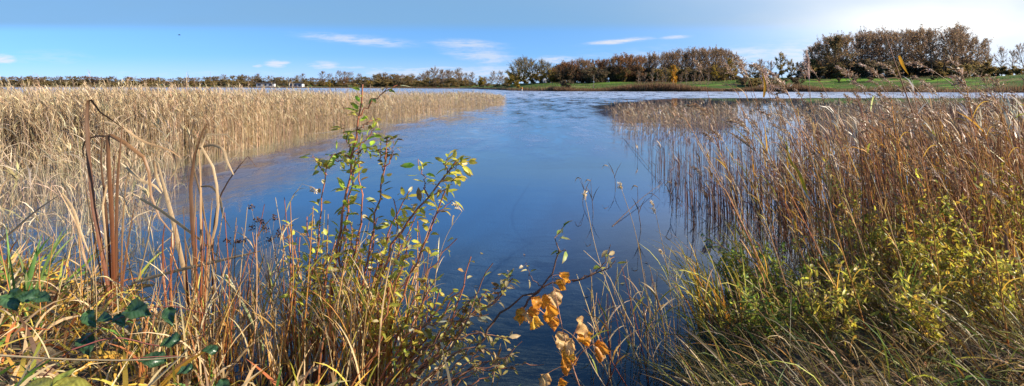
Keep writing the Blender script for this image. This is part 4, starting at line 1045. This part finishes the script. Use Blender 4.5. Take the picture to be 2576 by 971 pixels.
sapling('tangle of thin leafy willow twigs fanning low over the muddy shallows at the near edge', P(1010, 990, 3.1), [
    ([(960 + 14 * i, 1000), (1030 + 17 * i + R.normal(0, 15), 930), (1080 + 22 * i + R.normal(0, 25), R.uniform(800, 930))], 3.1 + R.normal(0, .07), int(R.integers(5, 11)), .034, SPAL, .0028, .3) for i in range(13)], 'willow_branch', 'branch', (.3, .13, .07))
sapling('bare dark twig arching across the water above the orange aspen leaves', P(1205, 860, 3.2), [
    ([(1200, 870), (1280, 770), (1370, 725), (1440, 708), (1500, 690), (1548, 655)], 3.2, 3, .04, WPAL, .0042, .8),
    ([(1300, 790), (1350, 740), (1390, 690), (1400, 640), (1402, 590), (1416, 572)], 3.2, 3, .045, [(1, (.5, .5, .2)), (1, (.2, .3, .05))], .0042, .8),
    ([(1402, 640), (1412, 630), (1425, 630)], 3.2, 2, .05, [(1, (.3, .4, .06))], .002, .7),
    ([(1440, 708), (1490, 690), (1530, 640), (1536, 615)], 3.2, 4, .045, [(1, (.3, .36, .06)), (1, (.5, .4, .2))], .003, .6),
    ([(1370, 725), (1330, 690), (1322, 660)], 3.2, 3, .035, SPAL, .002, .6),
], 'bare_twig', 'twig', (.13, .07, .045))

# ------------------------------------------------------------------ big single leaves
def big_leaf(mb, c, d, up, L, Wd, c0, c1, ser=10, fold=.25, curl=.2, wave=.05, spots=.05, rag=.0, vcol=.6):
    """broad leaf: toothed margin, folded midrib, veins raised by colour of the blade itself"""
    d = nrm(np.asarray(d, float)); s = nrm(np.cross(d, up)); u = np.cross(s, d)
    K, J = 17, 9
    t_ = np.linspace(0, 1, K)[:, None]; x = np.linspace(-1, 1, J)[None]
    wd = Wd * .5 * (np.sin(PI * t_ ** .72) ** .8 + .0) * (1 + .07 * np.abs(((t_ * ser) % 1) - .5) * (np.abs(x) > .9) * 2) * (1 + rag * np.repeat(R.normal(0, 1, (K, 1)), J, 1) * (x > 0) + rag * np.repeat(R.normal(0, 1, (K, 1)), J, 1) * (x < 0))
    vein = np.exp(-((((t_ + np.abs(x) * -.25) * 8) % 1 - .5) / .12) ** 2)
    hgt = np.abs(x) * wd * fold - curl * L * t_ ** 2 + wave * Wd * np.sin(t_ * 9 + x * 3 + R.uniform(0, 6)) + vein * Wd * -.012
    v = np.asarray(c)[None, None] + d * (L * t_)[..., None] + s * (wd * x)[..., None] + u * hgt[..., None]
    f = np.clip(np.abs(x) ** 3 * .8 + (t_ > .85) * .4 + R.normal(0, .12, (K, J)), 0, 1)
    f = np.where(np.abs(x) < .1, 0, f)
    col = np.asarray(c0) * (1 - f[..., None]) + np.asarray(c1) * f[..., None]
    vn_ = np.clip(vein * .8 + (np.abs(x) < .1), 0, 1)[..., None] * (np.abs(x) < .95)[..., None] * vcol
    col = col * (1 - vn_) + (np.asarray(c0) * 1.5 + .04) * vn_
    col = col * (1 - .55 * (R.random((K, J, 1)) < spots))
    ii = np.arange(K - 1)[:, None] * J + np.arange(J - 1)[None]
    mb.add(v, col, np.stack([ii, ii + 1, ii + J + 1, ii + J], -1))

# aspen shoot with orange leaves
YA = 3.05
bA = P(1462, 985, YA)
shootpts = []
ra = thing('aspen_shoot', 'slender aspen shoot holding a cluster of big orange autumn leaves over the dark water', 'aspen', bA)
for pts in ([(1462, 985), (1440, 920), (1418, 840), (1402, 760), (1396, 690), (1412, 690)], [(1440, 920), (1470, 880), (1498, 862), (1524, 848)], [(1402, 800), (1370, 790), (1345, 770), (1320, 790)], [(1430, 890), (1440, 850), (1455, 815)]):
    w = spline([P(a, b, YA) for a, b in pts], 14); shootpts += list(w)
    st = MB(); tube(st, w[None], .0042, (.4, .2, .12), 5); st.build('stem', M_TWIG, ra, bA)
for x, y, s_ in ((1338, 768, 44), (1326, 800, 40), (1372, 756, 36), (1396, 745, 46), (1384, 788, 52), (1417, 722, 40), (1408, 700, 30), (1312, 790, 38), (1352, 812, 36), (1455, 820, 50), (1462, 848, 42), (1405, 858, 54), (1430, 885, 46), (1428, 906, 56), (1378, 955, 36), (1410, 965, 30), (1516, 880, 44), (1505, 868, 30), (1390, 810, 40), (1342, 785, 36), (1440, 870, 34)):
    Yl = YA + R.normal(0, .06); c = P(x, y - s_ * .45, Yl); L = s_ / F * Yl * 1.0
    lf = MB(); big_leaf(lf, c, (R.normal(0, .45), R.normal(0, .3), -1), (R.normal(0, .5), -1, .25 + R.normal(0, .4)), L, L * R.uniform(.7, .9), [(.8, .37, .03), (.84, .52, .06), (.74, .31, .03), (.76, .54, .24)][int(R.integers(4))], (.5, .2, .035), 9, R.uniform(.2, .9), R.uniform(-.5, .6), .16, .1, .13)
    near_ = min(shootpts, key=lambda q_: float(np.linalg.norm(q_ - c)))
    if np.linalg.norm(near_ - c) < .16:
        tube(lf, spline([c, (c + near_) / 2 + [0, 0, .008], near_], 5)[None], .0013, (.55, .3, .12), 4)
    lf.build('leaf', M_LEAF, ra, bA)
# bramble runner with dark glossy leaves
YK = 2.55
bK = P(180, 990, YK)
rb = thing('bramble', 'trailing bramble with dark green glossy leaves across the dry grass below the bulrushes', 'bramble', bK)
for pts in ([(60, 1000), (180, 880), (300, 800), (420, 770), (520, 790)], [(180, 880), (280, 850), (400, 870), (520, 840)], [(260, 930), (350, 900), (450, 895)]):
    w = spline([P(a, b, YK + R.normal(0, .04)) for a, b in pts], 14); st = MB(); tube(st, w[None], .0035, (.2, .06, .05), 5); st.build('stem', M_TWIG, rb, bK)
for x, y, s_, a in ((348, 782, 74, 0), (218, 853, 62, 1), (385, 905, 66, 2), (434, 858, 50, 3), (222, 796, 52, 4), (262, 800, 44, 5), (425, 785, 50, 1), (530, 880, 40, 2), (300, 800, 40, 4), (70, 745, 60, 2), (28, 748, 64, 4), (110, 750, 46, 0), (560, 965, 50, 1), (470, 930, 40, 3)):
    Yl = YK + R.normal(0, .05) + (.5 if x < 120 else 0); L = s_ / F * Yl * .95
    dr = np.array([math.cos(a * 1.3), -.35, -.35 * math.sin(a * 2.1)]); c = P(x, y, Yl) - dr * L * .5
    lf = MB(); big_leaf(lf, c, dr, (R.normal(0, .25), -.75, 1), L, L * R.uniform(.6, .78), DKGREEN if a != 4 else (.04, .1, .03), (.045, .07, .02), 12, .45, .25, .12, .07, .07); lf.build('leaf', M_GLOSS, rb, bK)
bD = P(160, 1010, 2.0)
rd = thing('dock_plant', 'broad yellow-green dock leaf low in the grass at the very near bank', 'dock', bD)
for d_, L, c0 in (((.9, -.1, .12), .16, (.5, .48, .08)), ((-.8, .1, .1), .13, (.42, .42, .08)), ((.2, .6, .4), .09, (.3, .36, .06))):
    lf = MB(); big_leaf(lf, P(130, 975, 2.1), d_, (0, -.5, 1), L, L * .5, c0, (.3, .22, .04), 6, .2, .25, .05); lf.build('leaf', M_LEAF, rd, bD)
st = MB(); tube(st, spline([P(135, 1040, 2.1), P(132, 975, 2.1)], 5)[None], .004, (.4, .1, .08), 5); st.build('stem', M_TWIG, rd, bD)
# dark seeding stalk by the water
bS = P(690, 800, 4.0)
rs = thing('seed_stalk', 'thin stalk with clusters of dark brown seed heads before the blue water', 'seed stalk', bS)
ends = [(632, 522), (646, 552), (660, 556), (690, 548), (668, 575), (712, 572), (600, 605), (634, 570), (572, 606), (612, 606), (700, 590), (678, 604), (712, 600)]
for k, (x, y) in enumerate(ends):
    w = spline([P(690, 800, 4.0), P(670 + (x - 650) * .2, 680, 4.0), P(x, y, 4.0)], 10)
    st = MB(); tube(st, w[None], .0025, (.3, .2, .1), 4); st.build('stem', M_TWIG, rs, bS)
    hd = MB(); m_ = 26
    leaves(hd, P(x, y, 4.0) + R.normal(0, .011, (m_, 3)), R.normal(0, 1, (m_, 3)), R.normal(0, 1, (m_, 3)), .016, .011, pick([(1, (.05, .025, .02)), (1, (.1, .05, .03))], m_)); hd.build('seed_head', M_TWIG, rs, bS)

# ------------------------------------------------------------------ tall grass stalks
def stalk(label, pts, Y, col=STRAW, r=.0032, lf=2, head=.1, group=None):
    w = spline([P(a, b, Y) for a, b in pts], 18); b0 = w[0].copy()
    root = thing('grass_stalk', label, 'grass stalk', b0, 0, group)
    st = MB(); tube(st, w[None], r, col, 5, lambda t: 1 - .55 * t); st.build('stem', M_REED, root, b0)
    for i in range(lf):
        k = int(R.integers(4, 15)); s0 = R.uniform(.2, .7)
        q = arc(w[k][None], R.uniform(0, 6.3), R.uniform(.12, .25), s0, s0 + R.uniform(.3, 1.4), 6)
        f = MB(); ribbon(f, q, .009, pick([(2, STRAW), (1, (.5, .28, .07)), (1, YGREEN)], 1), fold=.3); f.build('leaf', M_BLADE, root, b0)
    if head:
        h_ = MB(); plume(h_, w[-1], nrm(w[-1] - w[-2]), R.uniform(0, 6), head, 8, [(2, STRAW), (1, PALE)], .5); h_.build('seed_head', M_REED, root, b0)
stalk('tall pale grass stalk arching over the middle of the open water', [(1645, 985), (1560, 800), (1500, 630), (1474, 508)], 3.5, STRAW, .0036, 3, .06)
stalk('long straw stalk standing right of the arching pale one over the water', [(1665, 985), (1625, 730), (1592, 560), (1565, 480)], 3.6, TAN, .0034, 2, .05)
stalk('pale stalk slanting low from the right bank towards the bare twig', [(1690, 985), (1580, 800), (1520, 680), (1468, 630)], 3.4, STRAW, .0036, 3, 0)
stalk('straight straw stalk with rusty leaf at the edge of the right bank', [(1705, 985), (1690, 760), (1672, 640), (1650, 540)], 3.7, TAN, .0034, 4, .08)
stalk('short stalk with bleached tip standing in water before the right bank', [(1712, 880), (1700, 720), (1668, 645)], 3.9, STRAW, .003, 2, .05)
stalk('slim grass stalk in a feathery spray beside the yellow willow branch', [(1090, 760), (1102, 660), (1130, 580), (1162, 532)], 3.6, STRAW, .0025, 3, .09)
stalk('drooping straw grass head arching over beside the willow stems', [(690, 880), (700, 640), (735, 500), (765, 462), (784, 470)], 3.7, STRAW, .003, 3, .12)
stalk('long horizontal straw stalk lying over the near grass', [(-20, 893), (200, 905), (360, 905), (470, 896)], 2.4, STRAW, .005, 1, 0)
stalk('slanting straw stalk crossing low beneath the bramble', [(360, 985), (420, 930), (472, 880)], 2.3, STRAW, .006, 0, 0)
for i in range(46):
    x0 = R.uniform(1480, 1800); x1 = x0 - R.uniform(-30, 110); y1 = R.uniform(640, 860)
    stalk('dry straw grass stalk rising from the dark shallows at the edge of the right bank', [(x0, 990), ((x0 + x1) / 2 + R.normal(0, 15), (990 + y1) / 2), (x1, y1)], R.uniform(3.1, 4.0), pick([(2, STRAW), (2, DRY), (1, RED)], 1)[0], .0035, int(R.integers(1, 4)), 0, 'straw stalks at the right bank edge')
for i in range(105):
    x0 = R.uniform(480, 1040); x1 = x0 + R.normal(15, 50); y1 = R.uniform(480, 760) + abs(x0 - 760) * .25
    stalk('straw grass stalk mixed in among the red willow stems', [(x0, 1000), ((x0 + x1) / 2 + R.normal(0, 15), (990 + y1) / 2), (x1, y1)], R.uniform(3.2, 4.1), pick([(1.5, STRAW), (1.5, TAN), (2.5, (.4, .13, .05)), (2.5, (.58, .28, .07)), (1, RUST)], 1)[0], .0048, int(R.integers(1, 4)), 0, 'straw stalks among the willow stems')

for i in range(74):
    x0 = R.uniform(-20, 600); x1 = x0 + R.normal(10, 50); y1 = R.uniform(560, 780)
    stalk('thin upright orange-brown stalk in the tangle around the feet of the bulrushes', [(x0, 960), ((x0 + x1) / 2 + R.normal(0, 18), (940 + y1) / 2), (x1, y1)], R.uniform(3.3, 4.3), pick([(1.5, TAN), (3, (.58, .27, .07)), (2, (.38, .13, .05)), (1, STRAW)], 1)[0], .004, int(R.integers(1, 4)), 0, 'stalks around the bulrushes')

# ------------------------------------------------------------------ sedge tufts, shrubs, litter
def tuft(label, base, n, h, pal, lean=.5, w=.012, az=None, spread=.06, name='sedge_tuft', cat='sedge', group=None):
    root = thing(name, label, cat, base, 0, group)
    mb = MB()
    b_ = np.asarray(base) + R.normal(0, spread, (n, 3)) * [1, 1, 0]
    l0 = np.abs(R.normal(.1, .12, n))
    q = arc(b_, R.uniform(0, 6.28, n) if az is None else R.normal(az, .6, n), h * R.uniform(.5, 1.1, n), l0, l0 + np.abs(R.normal(lean, lean * .6, n)), 7)
    ribbon(mb, q, w * R.uniform(.6, 1.2, n), pick(pal, n), fold=.3)
    mb.build('blades', M_BLADE, root, base)
    return root
SG = [(2, (.4, .4, .06)), (3, (.6, .46, .08)), (1, (.22, .3, .05)), (2, (.6, .42, .2)), (2, (.62, .32, .05))]
for x, y, Y, n, h in ((905, 975, 3.4, 20, .9), (965, 970, 3.3, 22, .95), (1005, 980, 3.25, 14, .8), (745, 985, 3.5, 14, .6)):
    b0 = P(x, y, Y); tuft('yellow-green sedge tuft growing among the red willow stems', b0, n, h, SG, .45, .012, group='sedge tufts among the willows')
tuft('fresh green reed-grass shoot with broad upright blades at the left bank corner', P(45, 790, 3.6), 14, .55, [(2, (.1, .2, .04)), (1, (.2, .28, .07))], .5, .022)
for x, y, Y in ((1955, 700, 4.2), (1880, 640, 4.6), (1800, 690, 4.2), (1850, 760, 3.8), (1760, 720, 4.0)):
    b0 = P(x, y, Y); b0[2] = max(float(zbank(b0[0], b0[1])), 0) - .02
    tuft('orange-yellow sedge tuft leaning out over the water from the right bank', b0, 26, .75, [(3, (.6, .42, .06)), (2, (.5, .45, .08)), (1, (.65, .3, .05))], .9, .014, PI, group='sedge tufts of the right bank')
DS = [(3, STRAW), (3, (.6, .38, .13)), (2, (.56, .27, .07)), (2, TAN), (1.5, (.34, .14, .05)), (1, (.56, .48, .1))]
for i in range(24):
    x = 350 + 27 * i + R.normal(0, 14); y = R.uniform(880, 1000); Y = (H - .08) * F / (y - HY) * R.uniform(.98, 1.04)
    tuft('dry straw sedge tuft with bent broken blades in the tangle along the left water edge', P(x, y, Y), 18, R.uniform(.4, .85), DS, .5, .0095, spread=.09, name='dry_sedge_tuft', group='dry sedge tufts of the left water edge')
def shrub(label, base, r, h, n, pal, L=.045, nst=12, name='leafy_shrub', cat='shrub', group=None, tipcol=(.34, .22, .05)):
    root = thing(name, label, cat, base, 0, group)
    bk, fo = MB(), MB()
    a = R.uniform(0, 6.28, nst); l0 = R.uniform(0, .35, nst)
    q = arc(np.asarray(base) + R.normal(0, .05, (nst, 3)) * [1, 1, 0], a, h * R.uniform(.7, 1.1, nst), l0, l0 + np.minimum(r / h, 1.1) * R.uniform(.5, 1.3, nst), 8)
    tube(bk, q, .004, (.2, .11, .05), 4)
    i = R.integers(0, nst, nst * 5); j = R.integers(2, 8, nst * 5)
    t0 = R.uniform(.2, 1, nst * 5)
    tw = arc(q[i, j], R.uniform(0, 6.28, nst * 5), R.uniform(.1, .3, nst * 5) * r / .45, t0, t0 + R.uniform(-.3, .6, nst * 5), 4)
    tube(bk, tw, .002, (.24, .14, .06), 3)
    k = R.integers(0, len(tw), n); f = R.random(n)[:, None] * 3.99; jj = f.astype(int)[:, 0]; ff = f - jj[:, None]
    pos = tw[k, jj] * (1 - ff) + tw[k, jj + 1] * ff
    leaves(fo, pos, R.normal(0, 1, (n, 3)) + [0, 0, .2], R.normal(0, .7, (n, 3)) + [0, 0, 1], L * R.uniform(.5, 1.3, n), L * R.uniform(.24, .42, n), pick(pal, n, .25), fold=R.uniform(.1, .5, n), tipcol=tipcol)
    bk.build('stems', M_TWIG, root, base)['label'] = 'thin brown branching stems'
    fo.build('foliage', M_LEAF, root, base)
    return root
SH = [(3, (.44, .44, .06)), (3.5, (.62, .53, .07)), (1.5, (.24, .3, .05)), (1.5, (.66, .44, .07)), (.7, (.32, .18, .06))]
for x, y, Y, r, h, n, lab in ((2290, 760, 4.0, .42, .95, 420, 'tallest yellow-green shrub, thrusting up among the brown reeds'), (2420, 740, 4.1, .4, 1.0, 360, 'yellow-green shrub behind the snapped rusty bulrush'),
                              (2190, 720, 4.3, .4, .75, 300, 'low yellow-green shrub half buried by olive grass'), (2530, 700, 4.3, .45, 1.1, 360, 'bright-leaved shrub in the thick of the reeds beyond the rusty bulrush'),
                              (1860, 720, 4.2, .3, .55, 230, 'small green-leaved shrub at the water edge of the right bank'), (1960, 780, 3.9, .35, .55, 240, 'green-leaved shrub just behind the small one at the water edge'),
                              (2060, 720, 4.4, .35, .6, 220, 'round-leaved shrub between olive grass and brown reeds'), (2360, 820, 3.6, .4, .62, 380, 'near yellow-green shrub spreading before the tallest shrub'),
                              (2500, 860, 3.4, .4, .6, 360, 'yellow-green shrub around the foot of the snapped rusty bulrush'), (2140, 800, 3.7, .36, .5, 300, 'low sprawling shrub with yellowing leaves over the dark grass'), (2080, 900, 3.15, .32, .42, 240, 'dark-stemmed low shrub lowest on the near right bank'), (2330, 920, 3.05, .36, .45, 260, 'low shrub with yellow leaves beneath the bright iris blades'), (1900, 860, 3.45, .3, .42, 200, 'small sprawling shrub at the shadowed corner of the right bank'), (2240, 640, 4.6, .45, .9, 300, 'pale-leaved shrub deepest among the brown reeds')):
    b0 = P(x, y, Y); b0[2] = max(float(zbank(b0[0], b0[1])), 0) - .03
    shrub(lab, b0, r, h, int(n * 2.3), SH if x > 2000 else [(3, (.26, .36, .05)), (2, (.46, .48, .07)), (1, (.12, .22, .05))])
# rusty bulrush in the right corner
bulrush('snapped rusty bulrush with folded dark top among the right bank shrubs', P(2450, 900, 3.6), [
    ([(2455, 930), (2452, 800), (2448, 720), (2440, 650)], 3.6, .036, (.62, .28, .02), (.5, .22, .03), False),
    ([(2440, 930), (2442, 820), (2456, 740), (2470, 680)], 3.55, .03, (.6, .3, .03), (.42, .16, .03), False),
    ([(2575, 900), (2560, 760), (2540, 660), (2530, 580), (2524, 578), (2490, 620), (2455, 640), (2430, 664)], 3.5, .034, (.4, .14, .03), (.16, .08, .04), True),
    ([(2600, 900), (2570, 780), (2545, 690)], 3.5, .03, (.55, .24, .03), (.3, .12, .04), False),
])
tuft('bright green iris blades standing up through the dark right bank grass', P(2272, 880, 3.5), 8, .62, [(1, (.14, .26, .03)), (1, (.24, .34, .05))], .3, .024, name='iris_plant', cat='iris')
# leaf litter and rough grass carpets
def blades(name, X, Yy, h, az, l0, l1, w, pal, seg=5):
    n = len(X); z = zbank(X, Yy)
    mb = MB(); q = arc(np.stack([X, Yy, np.maximum(z, -.25) - .02], 1), az, h, l0, l1, seg)
    ribbon(mb, q, w, pick(pal, n, .22), fold=.0)
    o = mb.build(name, M_BLADE); o['kind'] = 'stuff'
GP = [(3, STRAW), (3, TAN), (2.5, (.56, .42, .08)), (1.5, YGREEN), (1, (.14, .26, .04)), (2.5, (.62, .36, .06)), (1.5, RUST), (1.5, BROWN)]
n = 4800; X = R.uniform(-5.2, -.1, n); Yy = R.uniform(2.0, 5.6, n)
k = (Yy < yedge(X) + R.normal(0, .15, n)) & ((Yy < 3.3) | (X < -1.9)); X, Yy = X[k], Yy[k]; n = len(X)
blades('bank_grass', X, Yy, R.uniform(.12, .5, n), R.uniform(0, 6.28, n), R.uniform(0, 1.1, n), R.uniform(.8, 2.5, n), R.uniform(.008, .026, n), GP, 6)
n = 11500; X = R.uniform(.9, 6.5, n); Yy = R.uniform(2.1, 5.2, n)
k = (Yy < yedge(X) + R.normal(0, .12, n)) & (R.random(n) < np.interp(X - .23 * Yy, [.05, .45], [.2, 1])); X, Yy = X[k], Yy[k]; n = len(X)
GO = [(4, (.13, .105, .04)), (2, (.22, .2, .05)), (2.5, (.28, .18, .08)), (3.5, (.11, .065, .035)), (1, (.36, .36, .05)), (1, (.09, .14, .03)), (1, (.42, .22, .045)), (.6, (.55, .44, .25))]
blades('rough_grass', X, Yy, R.uniform(.15, .62, n), R.normal(PI * .95, .7, n) + .9 * np.sin(X * 2.1 + Yy * 1.3) , R.uniform(.1, 1.2, n), R.uniform(.8, 2.0, n), R.uniform(.003, .009, n), GO, 6)
# dead leaves and broken stems on the mud
n = 2600; X = np.concatenate([R.uniform(-5, 0, 1400), R.uniform(-.4, 5, 1200)]); Yy = R.uniform(2.0, 5.4, n); k = Yy < yedge(X) + .25; X, Yy = X[k], Yy[k]; n = len(X)
mb = MB(); leaves(mb, np.stack([X, Yy, np.maximum(zbank(X, Yy), 0) + .01 + R.uniform(0, .03, n)], 1), R.normal(0, 1, (n, 3)) * [1, 1, .2], R.normal(0, .3, (n, 3)) + [0, 0, 1], R.uniform(.03, .09, n), R.uniform(.012, .04, n), pick([(2, DRY), (2, STRAW), (1, RUST), (1, (.5, .4, .1)), (1, BROWN)], n))
m_ = 900; X = np.concatenate([R.uniform(-4, 0, 300), R.uniform(-.3, 3.5, 600)]); Yy = R.uniform(2.2, 5.0, m_); k = Yy < yedge(X) + .3; X, Yy = X[k], Yy[k]; m_ = len(X)
q = arc(np.stack([X, Yy, np.maximum(zbank(X, Yy), 0) + .02], 1), R.uniform(0, 6.28, m_), R.uniform(.15, .6, m_), R.uniform(1.3, 1.6, m_), R.uniform(1.4, 1.7, m_), 4)
tube(mb, q, R.uniform(.002, .005, m_), pick([(2, DRY), (2, BROWN), (1, STRAW)], m_))
o = mb.build('leaf_litter', M_BLADE); o['kind'] = 'stuff'

# odd leaves afloat on the still water
for i, (x, y) in enumerate(((1318, 640), (1262, 690), (1190, 720), (1340, 745), (1240, 770), (1150, 790), (1395, 700), (1480, 745), (1215, 640), (1560, 715), (1620, 660), (1090, 800))):
    g0 = G(x, y)
    r_ = thing('floating_leaf', 'small pale fallen leaf afloat on the still water off the bank', 'fallen leaf', g0, R.uniform(0, 6.28), 'fallen leaves afloat off the bank')
    mb = MB(); leaves(mb, [(0, 0, .004)], [(1, 0, 0)], [(0, 0, 1.)], .05, .022, pick([(1, STRAW), (1, YELLOW), (1, DRY)], 1), .15, -.1); mb.build('blade', M_BLADE, r_)
    mb = MB(); tube(mb, np.array([[(-.025, 0, .006), (-.012, .002, .006), (0, 0, .006)]]), .0011, (.3, .2, .1), 4); mb.build('stalk', M_TWIG, r_)
